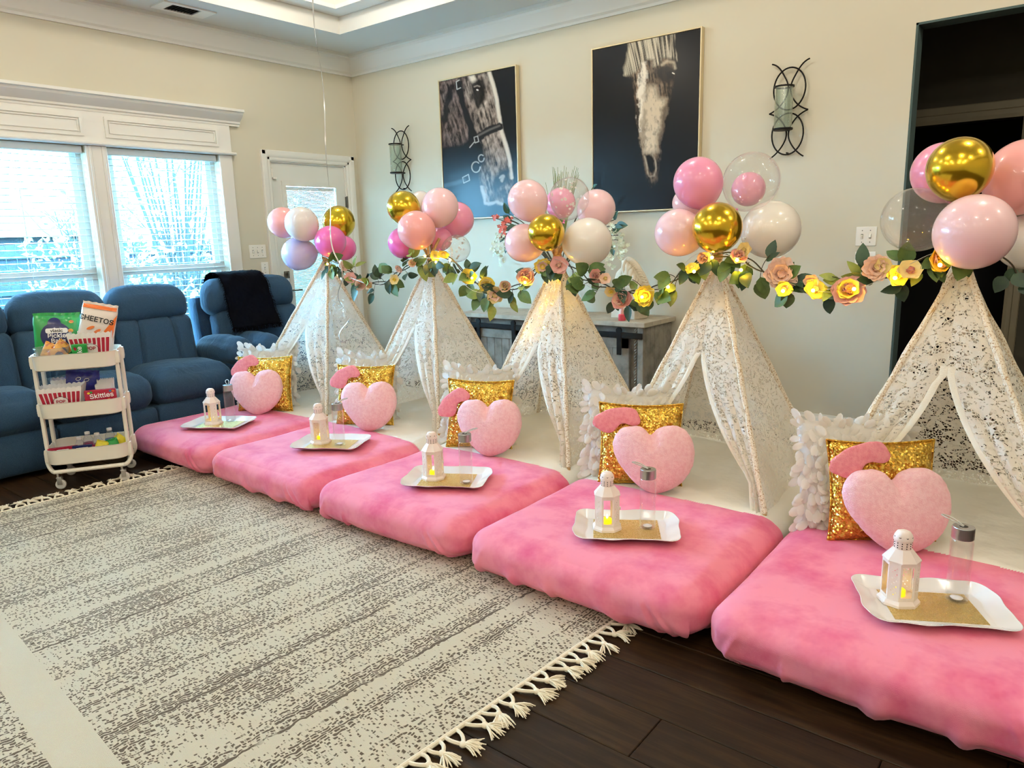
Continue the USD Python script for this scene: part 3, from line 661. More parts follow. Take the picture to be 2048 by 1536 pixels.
def leaf_cloud(n, center, radii, size, seed):
    g = np.random.default_rng(seed); V, Fs = [], []
    d = g.normal(size=(n, 3)); d /= np.linalg.norm(d, axis=1, keepdims=True)
    p = np.asarray(center) + d * np.asarray(radii) * (g.uniform(0.3, 1, (n, 1)) ** 0.5)
    a = g.normal(size=(n, 3)); a /= np.linalg.norm(a, axis=1, keepdims=True)
    b = np.cross(a, g.normal(size=(n, 3))); b /= np.linalg.norm(b, axis=1, keepdims=True)
    s = size * g.uniform(0.6, 1.3, (n, 1))
    v = np.stack([p - a * s, p + b * s * 0.45, p + a * s, p - b * s * 0.45], 1).reshape(-1, 3)
    return tm(v, np.arange(4 * n).reshape(-1, 4))
def branches(base, h, n, spread, r, seed):
    g = np.random.default_rng(seed); out = []
    for k in range(n):
        a = g.uniform(0, 2 * np.pi); s = spread * g.uniform(0.3, 1)
        P = np.array(base) + np.array([[0.05 * np.cos(a), 0.05 * np.sin(a), 0], [s * 0.35 * np.cos(a), s * 0.35 * np.sin(a), h * 0.4], [s * 0.8 * np.cos(a + 0.2), s * 0.8 * np.sin(a + 0.2), h * 0.75], [s * np.cos(a + 0.3), s * np.sin(a + 0.3), h * g.uniform(0.85, 1.05)]])
        P = spline(P, 10); out.append(tube(P, np.linspace(r, r * 0.25, 10), 5))
        for q in (4, 6, 7, 8):
            dd = g.normal(size=3) * 0.22; dd[2] = abs(dd[2]) + 0.2
            out.append(tube(np.array([P[q], P[q] + dd * 0.6 + g.normal(size=3) * 0.03, P[q] + dd * 1.3]), [r * 0.35, r * 0.2, r * 0.1], 4))
    return J(*out)
t = thing("multi_stem_tree", "tall many-stemmed shrubby tree with bare thin branches outside the right window", "tree", mat4((-8.4, 4.4, -0.25)))
obj("stem", branches((0, 0, 0), 3.9, 16, 1.0, 0.02, 3), MATS["bark_far"], t)
obj("foliage", leaf_cloud(900, (0, 0, 1.6), (0.9, 0.9, 1.5), 0.05, 4), MATS["bush_far"], t, smooth=False, kind="stuff")
t = thing("leafy_shrub", "leafy shrub against the fence outside the right window", "shrub", mat4((-11.6, 7.6, -0.25)))
obj("stem", branches((0, 0, 0), 1.8, 9, 0.8, 0.02, 5), MATS["bark_far"], t)
obj("foliage", leaf_cloud(1500, (0, 0, 1.35), (0.9, 1.3, 1.2), 0.07, 6), MATS["bush_far"], t, smooth=False, kind="stuff")
t = thing("leafy_shrub", "sprawling leafy shrub in the yard seen through the left window", "shrub", mat4((-11.0, 4.6, -0.25)))
obj("stem", branches((0, 0, 0), 2.2, 10, 1.0, 0.018, 8), MATS["bark_far"], t)
obj("foliage", leaf_cloud(1300, (0, 0.1, 1.3), (0.8, 1.1, 1.3), 0.06, 9), MATS["bush_far"], t, smooth=False, kind="stuff")
obj("porch_column", J(box(-7.62, -7.34, 4.62, 4.90, -0.25, 2.7, 0.01), box(-7.68, -7.28, 4.56, 4.96, -0.25, 0.0, 0.01), box(-7.66, -7.30, 4.58, 4.94, 2.5, 2.72, 0.01)), MATS["porch_white"], smooth=False,
    label="white square porch column just outside the right window", cat="column")

# ------------------------------------------------------------------ reclining sofa and matching recliner
SF = MATS["sofa_fabric"]
def place(m, x, y, z): m = m.copy(); m.apply_translation([x, y, z]); return m
def headrest(w):      # long bolster, local: width along y, front +x
    m = rbox(0.24, w, 0.27, 0.105, (8, 20, 8), (0.02, 0.0, 0.02))
    v = np.array(m.vertices); 
    v[:, 0] += 0.02 * np.cos(v[:, 2] * 9); v[:, 2] -= 0.018 * (np.abs(v[:, 1]) / (w / 2)) ** 4
    m = tm(v, m.faces)
    return displace(m, 0.006, 9, 3)
def tilt(m, ang, px, pz):
    return xf(m, trimesh.transformations.rotation_matrix(ang, [0, 1, 0], [px, 0, pz]))
def back_cushion(w):  # three vertical channels
    m = rbox(0.20, w, 0.44, 0.07, (8, 56, 14), (0.03, 0, 0))
    v = np.array(m.vertices); u = v[:, 1] / (w / 2)
    fr = v[:, 0] > 0
    for c in (-0.40 + 0.0, 0.40):
        cc = c + 0.18 * np.sign(c) * (0.22 - v[:, 2]) / 0.44 * 0.6
        v[:, 0] -= fr * 0.030 * np.exp(-((u - cc) / 0.040) ** 2)
    return displace(tm(v, m.faces), 0.005, 8, 5)
def seat_cushion(w):
    m = rbox(0.62, w, 0.24, 0.10, (16, 16, 10), (0.02, 0, 0.03))
    v = np.array(m.vertices); v[:, 2] -= 0.02 * np.clip(-v[:, 0] / 0.3, 0, 1)
    return displace(tm(v, m.faces), 0.010, 6, 6)
def arm_pad(w, L):
    m = rbox(L, w, 0.19, 0.092, (20, 10, 8), (0.01, 0.01, 0.02))
    v = np.array(m.vertices); v[:, 2] += 0.012 * np.sin(v[:, 0] * 7 + 1)
    f = np.exp(-((v[:, 0] - 0.12) / 0.018) ** 2); v[:, 2] -= 0.012 * f * (v[:, 2] > 0)
    return displace(tm(v, m.faces), 0.006, 10, 7)

sofa = thing("reclining_sofa", "long slate blue fabric reclining sofa under the windows behind the snack cart", "sofa")
secs = [(0.44, 1.06), (1.06, 1.68), (1.68, 2.30), (2.30, 2.90)]
obj("frame", J(box(-5.74, -5.02, 0.44, 2.93, 0.03, 0.27, 0.02), place(rbox(0.62, 0.16, 0.50, 0.05, (6, 4, 6)), -5.25, 3.03, 0.28)), SF, sofa, smooth=30)
for a, b in secs:
    w = b - a - 0.008; c = (a + b) / 2
    obj("back_frame", tilt(place(rbox(0.10, w, 0.72, 0.03, (4, 6, 8)), -5.66, c, 0.62), -0.12, -5.66, 0.3), SF, sofa)
    obj("headrest", place(headrest(w), -5.60, c, 0.925), SF, sofa, smooth=60)
    obj("back_cushion", tilt(place(back_cushion(w), -5.50, c, 0.62), -0.16, -5.5, 0.45), SF, sofa, smooth=60)
    obj("seat_cushion", place(seat_cushion(w), -5.235, c, 0.385), SF, sofa, smooth=60)
    obj("foot_panel", place(displace(rbox(0.10, w, 0.25, 0.03, (4, 10, 6), (0.012, 0, 0)), 0.004, 8, 9), -4.985, c, 0.155), SF, sofa, smooth=40)
obj("armrest", place(arm_pad(0.20, 0.64), -5.235, 2.995, 0.55), SF, sofa, smooth=60)
obj("arm_front_panel", place(rbox(0.06, 0.17, 0.42, 0.025, (4, 4, 6)), -4.965, 3.02, 0.25), SF, sofa)

rec = thing("recliner", "slate blue fabric recliner under the dark throw, between the sofa and the back door", "armchair")
obj("frame", box(-5.74, -4.98, 3.125, 4.20, 0.03, 0.27, 0.02), SF, rec, smooth=30)
obj("back_frame", tilt(place(rbox(0.16, 0.90, 0.86, 0.04, (4, 6, 8)), -5.62, 3.46, 0.52), -0.14, -5.62, 0.3), SF, rec)
obj("headrest", place(headrest(0.80), -5.52, 3.41, 0.945), SF, rec, smooth=60)
obj("back_cushion", tilt(place(back_cushion(0.76), -5.42, 3.44, 0.62), -0.18, -5.42, 0.45), SF, rec, smooth=60)
obj("seat_cushion", place(seat_cushion(0.60), -5.20, 3.64, 0.385), SF, rec, smooth=60)
obj("foot_panel", place(rbox(0.10, 0.60, 0.25, 0.03, (4, 8, 6), (0.01, 0, 0)), -4.965, 3.64, 0.155), SF, rec)
for c in (3.225, 4.08):
    obj("armrest", place(arm_pad(0.20 if c < 4 else 0.24, 0.66), -5.20, c, 0.55), SF, rec, smooth=60)
    obj("arm_panel", place(rbox(0.62, 0.16 if c < 4 else 0.22, 0.46, 0.04, (6, 4, 6)), -5.21, c, 0.26), SF, rec)
# throw draped over the headrest
prof = spline([(-5.66, 0.98), (-5.66, 1.04), (-5.62, 1.10), (-5.52, 1.125), (-5.41, 1.09), (-5.355, 0.985), (-5.33, 0.88), (-5.30, 0.78), (-5.262, 0.70)], 46)
ys = np.linspace(3.12, 3.50, 34)
g = np.random.default_rng(4)
fur = []
for k, yy in enumerate(ys): fur.append(np.c_[prof[:, 0] + 0.006 * np.sin(7 * np.arange(46) / 9 + k * 0.6) + g.normal(0, 0.002, 46), yy + 0.05 * np.linspace(-0.3, 1, 46) ** 2 * (k / 33 - 0.3), prof[:, 1] + g.normal(0, 0.002, 46)])
fur = np.array(fur); off = np.array([0.010, 0, 0.012])
top = sheet(fur + off); bot = sheet(fur + off * 0.2)
tufts = []
for k in range(0, 34):
    for _ in range(6):
        p = fur[k, -1] + off * 0.6 + np.array([g.normal(0, 0.004), g.uniform(-0.007, 0.007), 0]); tufts.append(tube([p, p + [0.004, g.normal(0, 0.004), -0.016], p + [0.010, g.normal(0, 0.008), -0.035]], [0.003, 0.002, 0.0008], 4))
for q in range(0, 46):
    for s in (0, -1):
        for _ in range(3):
            p = fur[s, q] + off * 0.6; d = -1 if s == 0 else 1; tufts.append(tube([p, p + [0.004, d * 0.010, 0.0], p + [0.006, d * 0.018, -0.008 + g.normal(0, 0.005)]], [0.003, 0.002, 0.0008], 4))
th = thing("throw_blanket", "black fluffy throw blanket draped over the recliner's headrest", "blanket")
obj("cloth", J(top, tm(bot.vertices, bot.faces[:, ::-1])), MATS["throw_fur"], th, smooth=True)
obj("fur_fringe", J(*tufts), MATS["throw_fur"], th, kind="stuff")

# ------------------------------------------------------------------ barn door credenza
CX0, CX1, CY0, CY1, CZ1 = -4.07, -2.37, 4.43, 4.90, 0.755
cr = thing("credenza", "weathered grey barn door credenza against the back wall behind the tents", "sideboard")
CW = MATS["cred_wood"]
obj("body", J(box(CX0 + 0.03, CX1 - 0.03, CY0 + 0.05, CY1 - 0.01, 0.06, CZ1 - 0.035), box(CX0 + 0.02, CX1 - 0.02, CY0 + 0.03, CY1 - 0.01, 0.0, 0.07, 0.004)), CW, cr, smooth=False)
for k in range(4):
    w = (CY1 - CY0 + 0.01) / 4; obj("top_board", box(CX0 - 0.005, CX1 + 0.005, CY0 - 0.012 + k * w + 0.001, CY0 - 0.012 + (k + 1) * w - 0.001, CZ1 - 0.034, CZ1, 0.003), MATS["cred_top"], cr, smooth=False)
for s in (CX0 + 0.018, CX1 - 0.03):       # tongue-and-groove sides
    for k in range(6):
        w = (CY1 - CY0 - 0.08) / 6; obj("side_board", box(s, s + 0.012, CY0 + 0.055 + k * w + 0.002, CY0 + 0.055 + (k + 1) * w - 0.002, 0.07, CZ1 - 0.036, 0.003), CW, cr, smooth=False)
for x in (CX0 + 0.02, CX1 - 0.065): obj("corner_post", box(x, x + 0.045, CY0 + 0.018, CY0 + 0.055, 0.07, CZ1 - 0.036, 0.003), CW, cr, smooth=False)
for x in (CX0 + 0.085, CX1 - 0.085):    # rope moulding
    z = np.linspace(0.08, CZ1 - 0.04, 110); obj("rope_moulding", J(*[tube(np.c_[x + 0.006 * np.cos(z * 150 + p), CY0 + 0.03 + 0.006 * np.sin(z * 150 + p), z], 0.006, 5) for p in (0, np.pi)]), CW, cr)
obj("sliding_rail", box(CX0 + 0.02, CX1 - 0.02, CY0 + 0.0, CY0 + 0.012, CZ1 - 0.115, CZ1 - 0.075, 0.002), MATS["black_iron"], cr, smooth=False)
for dx0 in (CX0 + 0.13, CX1 - 0.13 - 0.50):
    dr = obj("door", box(dx0, dx0 + 0.50, CY0 + 0.03, CY0 + 0.045, 0.09, CZ1 - 0.12), CW, cr, smooth=False)
    for k in range(5): obj("door_board", box(dx0 + 0.06 + k * 0.076 + 0.001, dx0 + 0.06 + (k + 1) * 0.076 - 0.001, CY0 + 0.025, CY0 + 0.031, 0.15, CZ1 - 0.19, 0.002), CW, dr, smooth=False)
    for q in ((dx0, dx0 + 0.06, 0.09, CZ1 - 0.12), (dx0 + 0.44, dx0 + 0.50, 0.09, CZ1 - 0.12), (dx0, dx0 + 0.5, 0.09, 0.15), (dx0, dx0 + 0.5, CZ1 - 0.19, CZ1 - 0.12)):
        obj("door_rail", box(q[0], q[1], CY0 + 0.016, CY0 + 0.03, q[2], q[3], 0.002), CW, dr, smooth=False)
    for xx in (dx0 + 0.07, dx0 + 0.43):
        obj("hanger", J(box(xx - 0.018, xx + 0.018, CY0 - 0.004, CY0 + 0.004, CZ1 - 0.235, CZ1 - 0.055, 0.002), xf(trimesh.creation.cylinder(0.022, 0.012, sections=16), mat4((xx, CY0 + 0.0, CZ1 - 0.062)) @ trimesh.transformations.rotation_matrix(np.pi / 2, [1, 0, 0]))), MATS["black_iron"], cr)

# horse head sculpture on its own block, small red jar candle
hb = thing("horse_sculpture", "white carved horse head sculpture with wavy mane on a square block, on the credenza", "sculpture", mat4((-2.62, 4.66, CZ1), -12))
obj("plinth", box(-0.115, 0.115, -0.07, 0.07, 0, 0.13, 0.004), MATS["box_white"], hb, smooth=False)
def blob(chains, res=0.012, sm=12):
    parts = []
    for ch in chains:
        for (a, ra), (b, rb) in zip(ch[:-1], ch[1:]):
            A = trimesh.creation.icosphere(2, ra); A.apply_translation(a); B = trimesh.creation.icosphere(2, rb); B.apply_translation(b)
            h = trimesh.convex.convex_hull(np.vstack([A.vertices, B.vertices]))
            parts.append(manifold3d.Manifold(manifold3d.Mesh(np.asarray(h.vertices, np.float32), np.asarray(h.faces, np.uint32))))
    M = manifold3d.Manifold.batch_boolean(parts, manifold3d.OpType.Add).refine_to_length(res).to_mesh()
    m = trimesh.Trimesh(M.vert_properties[:, :3], M.tri_verts, process=False); m.merge_vertices()
    trimesh.smoothing.filter_taubin(m, iterations=sm); return m
obj("head", blob([[((0.07, 0, 0.13), 0.07), ((0.06, 0, 0.24), 0.075), ((0.0, 0, 0.33), 0.062)], [((0.0, 0, 0.33), 0.062), ((-0.06, -0.005, 0.30), 0.05), ((-0.11, -0.01, 0.20), 0.032), ((-0.12, -0.01, 0.165), 0.028)],
     [((0.0, 0.025, 0.37), 0.018), ((0.005, 0.03, 0.41), 0.007)], [((0.0, -0.025, 0.37), 0.018), ((-0.005, -0.035, 0.41), 0.007)]]), MATS["stone_white"], hb, smooth=60)
mn = []
for k in range(16):
    a = k / 15; s = np.array([-0.03 + 0.16 * a, 0.0, 0.40 - 0.20 * a ** 1.6])
    P = [s + np.array([0, -0.03, 0]), s + [0.03, -0.06, -0.015 + 0.01 * (k % 2)], s + [0.045 - 0.02 * (k % 3), -0.075, -0.06], s + [0.075 - 0.02 * (k % 2), -0.07, -0.11 + 0.02 * (k % 3)]]
    mn.append(tube(spline(P, 14), np.r_[np.linspace(0.014, 0.018, 7), np.linspace(0.017, 0.004, 7)], 7))
    P2 = [s, s + [0.02, 0.0, 0.025], s + [0.05, 0.01, 0.012], s + [0.075, 0.0, -0.02]]
    mn.append(tube(spline(P2, 12), np.linspace(0.017, 0.005, 12), 7))
obj("mane", J(*mn), MATS["stone_white"], hb, smooth=60)
rj = thing("jar_candle", "small red and pink jar standing on the credenza in front of the horse sculpture", "candle", mat4((*on(1244, 641, "z", CZ1)[:2], CZ1)))
obj("body", lathe([(0, 0), (0.024, 0), (0.026, 0.004), (0.026, 0.04), (0.022, 0.046), (0, 0.046)], 20), MATS["wax_red"], rj)
obj("lid", lathe([(0, 0.046), (0.014, 0.046), (0.016, 0.056), (0.010, 0.085), (0, 0.088)], 16), MATS["petal_rose"], rj)

# vase of artificial flowers
vb = on(1118, 600, "y", 4.66); vx = vb[0]
fa = thing("flower_arrangement", "tall arrangement of coral and trailing white flowers and grass on the credenza", "flowers", mat4((vx, 4.66, CZ1)))
obj("vase", lathe([(0, 0), (0.06, 0), (0.075, 0.05), (0.085, 0.15), (0.06, 0.26), (0.045, 0.32), (0.055, 0.36), (0.045, 0.36), (0.035, 0.31), (0.0, 0.3)], 24), MATS["vase_grey"], fa)
def L4(px, py, y=4.66): p = on(px, py, "y", y); return p - np.array([vx, 4.66, CZ1])
top = np.array([0, 0, 0.36])
def stemto(p, r=0.003): 
    q = np.array(p); return tube(spline([top - [0, 0, .1], top * 0.6 + q * 0.4 + [0, 0, 0.06], q], 12), np.linspace(r * 1.4, r, 12), 5)
for k in range(46):
    px = 1100 + 58 * rng.random() + (-35 if k % 6 == 0 else 0); h = rng.uniform(330, 362) + (30 if k % 6 == 0 else 0)
    e = L4(px, h, 4.62 + 0.08 * rng.random()); m = spline([top, top * 0.45 + e * 0.55 + [0, 0, 0.05], e], 8)
    obj("grass_blade", tube(m, np.linspace(0.0055, 0.0016, 8), 4), MATS["grass_blade"], fa)
def bloom5(c, r, g):
    out = []
    n = g.normal(size=3) * 0.5 + [0.1, -1, 0.1]; n /= np.linalg.norm(n); u = np.cross(n, [0, 0, 1.0]); u /= np.linalg.norm(u); w = np.cross(u, n)
    for a in np.arange(5) * 2 * np.pi / 5 + g.uniform(0, 6):
        d = u * np.cos(a) + w * np.sin(a); s = -u * np.sin(a) + w * np.cos(a)
        out.append(np.array([c, c + d * r * 0.6 + s * r * 0.38 + n * r * 0.2, c + d * r + n * r * 0.15, c + d * r * 0.6 - s * r * 0.38 + n * r * 0.2]))
    v = np.vstack(out); return tm(v, np.arange(len(v)).reshape(-1, 4))
g = np.random.default_rng(12)
for (px, py) in ((992, 437), (1006, 448), (1012, 456), (1002, 466), (1018, 440)):
    c = L4(px, py); obj("coral_bloom", J(*[bloom5(c + g.normal(size=3) * 0.018, 0.022, g) for _ in range(5)]), MATS["coral_bloom"], fa, smooth=False)
    obj("stem", stemto(c), MATS["vine_brown"], fa)
def raceme(P, n, w, seed):
    g = np.random.default_rng(seed); Q = spline([L4(*p) for p in P], n)
    return J(*[bloom5(q + g.normal(size=3) * w * np.array([1, 1, 0.6]), 0.017, g) for q in Q])
for s, P in enumerate([[(1006, 468), (1000, 490), (996, 515)], [(1014, 478), (1008, 505), (1006, 530)], [(995, 470), (988, 490), (990, 510)], [(1232, 455), (1244, 475), (1236, 500)], [(1240, 470), (1232, 500), (1218, 535)], [(1226, 450), (1226, 490), (1216, 520)], [(1238, 480), (1250, 495), (1240, 520)]]):
    obj("white_raceme", raceme(P, 20, 0.016, 40 + s), MATS["white_bloom"], fa, smooth=False)
    obj("stem", stemto(L4(*P[0])), MATS["vine_brown"], fa)
def leaf_mesh(L, W, fold=0.25, curl=0.15, n=6):
    t = np.linspace(0, 1, n + 1); w = W * np.sin(np.pi * t ** 0.8) ** 0.8 * (1 - 0.15 * t)
    z = curl * L * t ** 2
    mid = np.c_[L * t, 0 * t, -z]; a = np.c_[L * t, w, -z + fold * w]; b = np.c_[L * t, -w, -z + fold * w]
    return sheet(np.stack([a, mid, b], 0).transpose(1, 0, 2))
def aim(d, up=(0, 0, 1), roll=0.0):
    d = np.asarray(d, float); d = d / np.linalg.norm(d); u = np.asarray(up, float); u = u - d * (u @ d)
    if np.linalg.norm(u) < 1e-6: u = np.array([1.0, 0, 0]) - d * d[0]
    u /= np.linalg.norm(u); s = np.cross(u, d); c, q = np.cos(roll), np.sin(roll); u, s = c * u + q * s, c * s - q * u
    T = np.eye(4); T[:3, 0], T[:3, 1], T[:3, 2] = d, s, u; return T
def put(m, p, d, up=(0, 0, 1), roll=0.0):
    T = aim(d, up, roll); T[:3, 3] = p; return xf(m, T)
for (px, py, dx, dz, L) in ((1018, 428, -0.2, 0.7, 0.10), (1030, 450, -0.5, -0.3, 0.09), (1012, 470, -0.6, -0.6, 0.08), (1225, 460, 0.5, 0.1, 0.12), (1232, 452, 0.9, 0.05, 0.11), (1228, 440, 0.4, 0.6, 0.08), (1186, 375, 0.6, 0.3, 0.05), (1184, 382, 0.5, -0.3, 0.05), (1225, 490, 0.2, -0.9, 0.08), (1015, 490, -0.2, -0.9, 0.07), (1022, 440, -0.7, 0.4, 0.08)):
    obj("leaf", put(leaf_mesh(L, L * 0.3), L4(px, py), (dx, -0.3, dz), (0, -1, 0.3)), MATS["leaf_dark"], fa, smooth=False)
    obj("stem", stemto(L4(px, py)), MATS["vine_brown"], fa)

# ------------------------------------------------------------------ wall sconces
def arc(cx, cz, rx, rz, a0, a1, n=28):
    a = np.radians(np.linspace(a0, a1, n)); return np.c_[cx + rx * np.cos(a), np.full(n, -0.03), cz + rz * np.sin(a)]
def sconce(label, T):
    s = thing("wall_sconce", label, "wall sconce", T, group=None)
    for P in (arc(0, 0.125, 0.098, 0.125, 0, 360, 48), arc(0, -0.145, 0.098, 0.125, 0, 360, 48)):
        obj("iron_ring", tube(P, 0.0048, 7, cap=False), MATS["black_iron"], s)
    for sgn in (-1, 1):
        obj("iron_scroll", tube(spline([(sgn * 0.115, -0.03, 0.285), (sgn * 0.075, -0.03, 0.262), (sgn * 0.035, -0.03, 0.205), (sgn * 0.008, -0.03, 0.14), (sgn * 0.02, -0.03, 0.075), (sgn * 0.065, -0.03, 0.018), (sgn * 0.12, -0.03, -0.012),
            ], 40), 0.0046, 7), MATS["black_iron"], s)
        obj("iron_scroll", tube(spline([(sgn * 0.12, -0.03, -0.012), (sgn * 0.065, -0.03, -0.04), (sgn * 0.02, -0.03, -0.095), (sgn * 0.006, -0.03, -0.15), (sgn * 0.03, -0.03, -0.215), (sgn * 0.07, -0.03, -0.262), (sgn * 0.105, -0.03, -0.288)], 40), 0.0046, 7), MATS["black_iron"], s)
    obj("glass_cylinder", xf(lathe([(0.054, 0), (0.054, 0.25), (0.0515, 0.25), (0.0515, 0.0)], 28), mat4((-0.01, -0.095, -0.115))), MATS["sconce_glass"], s, smooth=40)
    obj("candle_plate", xf(lathe([(0, 0), (0.058, 0), (0.061, 0.004), (0.061, 0.012), (0.057, 0.012), (0.055, 0.006), (0, 0.006)], 28), mat4((-0.01, -0.095, -0.128))), MATS["black_iron"], s)
    obj("top_ring", xf(lathe([(0.054, 0), (0.060, 0), (0.060, 0.010), (0.054, 0.010), (0.054, 0)], 28), mat4((-0.01, -0.095, 0.125))), MATS["black_iron"], s)
    obj("wall_bracket", J(tube([(0, 0, -0.12), (0, -0.05, -0.122), (-0.005, -0.09, -0.122)], 0.006, 6), tube([(0, 0, 0.13), (0, -0.05, 0.13)], 0.005, 6), tube([(0, 0, -0.26), (0, -0.03, -0.26)], 0.005, 6)), MATS["black_iron"], s)
    return s
s0 = sconce("black scrolled iron wall sconce with glass cylinder, right of the right horse picture", mat4((-1.622, YB, 2.09)))
dup(s0, mat4((-5.135, YB, 2.075)), "black iron wall sconce with glass cylinder near the corner, left of both horse pictures")

# ------------------------------------------------------------------ the two horse pictures: paint laid on a fine grid
def soft_poly(X, Y, pts, w):
    """1 inside the polygon, falling to 0 over w outside"""
    P = np.asarray(pts, float); n = len(P); ins = np.zeros(X.shape, bool); D = np.full(X.shape, 1e9)
    for k in range(n):
        a, b = P[k], P[(k + 1) % n]
        c = (a[1] > Y) != (b[1] > Y)
        with np.errstate(divide="ignore", invalid="ignore"):
            ins ^= c & (X < (b[0] - a[0]) * (Y - a[1]) / (b[1] - a[1] + 1e-12) + a[0])
        d = b - a; t = np.clip(((X - a[0]) * d[0] + (Y - a[1]) * d[1]) / (d @ d + 1e-12), 0, 1)
        D = np.minimum(D, np.hypot(X - a[0] - t * d[0], Y - a[1] - t * d[1]))
    return np.clip(0.5 + np.where(ins, D, -D) / (2 * w), 0, 1)
def soft_line(X, Y, pts, r, w):
    D = np.full(X.shape, 1e9); P = np.asarray(pts, float)
    for a, b in zip(P[:-1], P[1:]):
        d = b - a; t = np.clip(((X - a[0]) * d[0] + (Y - a[1]) * d[1]) / (d @ d + 1e-12), 0, 1)
        D = np.minimum(D, np.hypot(X - a[0] - t * d[0], Y - a[1] - t * d[1]))
    return np.clip((r - D) / w + 0.5, 0, 1)
def streaks(X, Y, ang, fx, fy, seed):
    c, s = np.cos(ang), np.sin(ang); u, v = X * c + Y * s, -X * s + Y * c
    return meshkit.fbm(np.stack([u * fx, v * fy, np.zeros_like(u)], -1), 4, seed)
def picture(name, label, x0, x1, z0, z1, quad, paint):
    W, H = x1 - x0, z1 - z0; nx, nz = 230, 316
    U, V = np.meshgrid(np.linspace(0, 1, nx), np.linspace(0, 1, nz), indexing="ij")
    # sketch coordinates (as measured on an enlargement) from canvas coordinates, by the plane's homography
    src = np.array([(0, 0), (1, 0), (1, 1), (0, 1)], float); A = []
    for (u, v), (a, b) in zip(src, quad): A += [[u, v, 1, 0, 0, 0, -a * u, -a * v, -a], [0, 0, 0, u, v, 1, -b * u, -b * v, -b]]
    Hm = np.linalg.svd(np.array(A))[2][-1].reshape(3, 3); Q = np.stack([U, V, np.ones_like(U)], -1) @ Hm.T
    col = paint(Q[..., 0] / Q[..., 2], Q[..., 1] / Q[..., 2], U, V)
    t = thing(name, label, "picture", mat4((x0, YB, z0)))
    b = 0.012
    G = np.stack([b + U * (W - 2 * b), np.full_like(U, -0.040), (H - b) - V * (H - 2 * b)], -1)
    m = sheet(G); m.faces = m.faces[:, ::-1]
    if m.face_normals[0, 1] > 0: m.faces = m.faces[:, ::-1]
    obj("canvas", m, MATS["oil_print"], t, smooth=True, color=np.clip(col, 0, 1).reshape(-1, 3))
    obj("canvas_back", box(b, W - b, -0.039, -0.004, b, H - b), MATS["print_black"], t, smooth=False)
    for q in ((0, 0.010, 0, H), (W - 0.010, W, 0, H), (0.010, W - 0.010, 0, 0.010), (0.010, W - 0.010, H - 0.010, H)):
        obj("frame_bar", box(q[0], q[1], -0.047, -0.003, q[2], q[3], 0.0015), MATS["frame_gold"], t, smooth=False)
    return t
lin = lambda *c: np.array(S(*c))
def mixc(col, c, a): return col * (1 - a[..., None]) + np.asarray(c) * a[..., None]
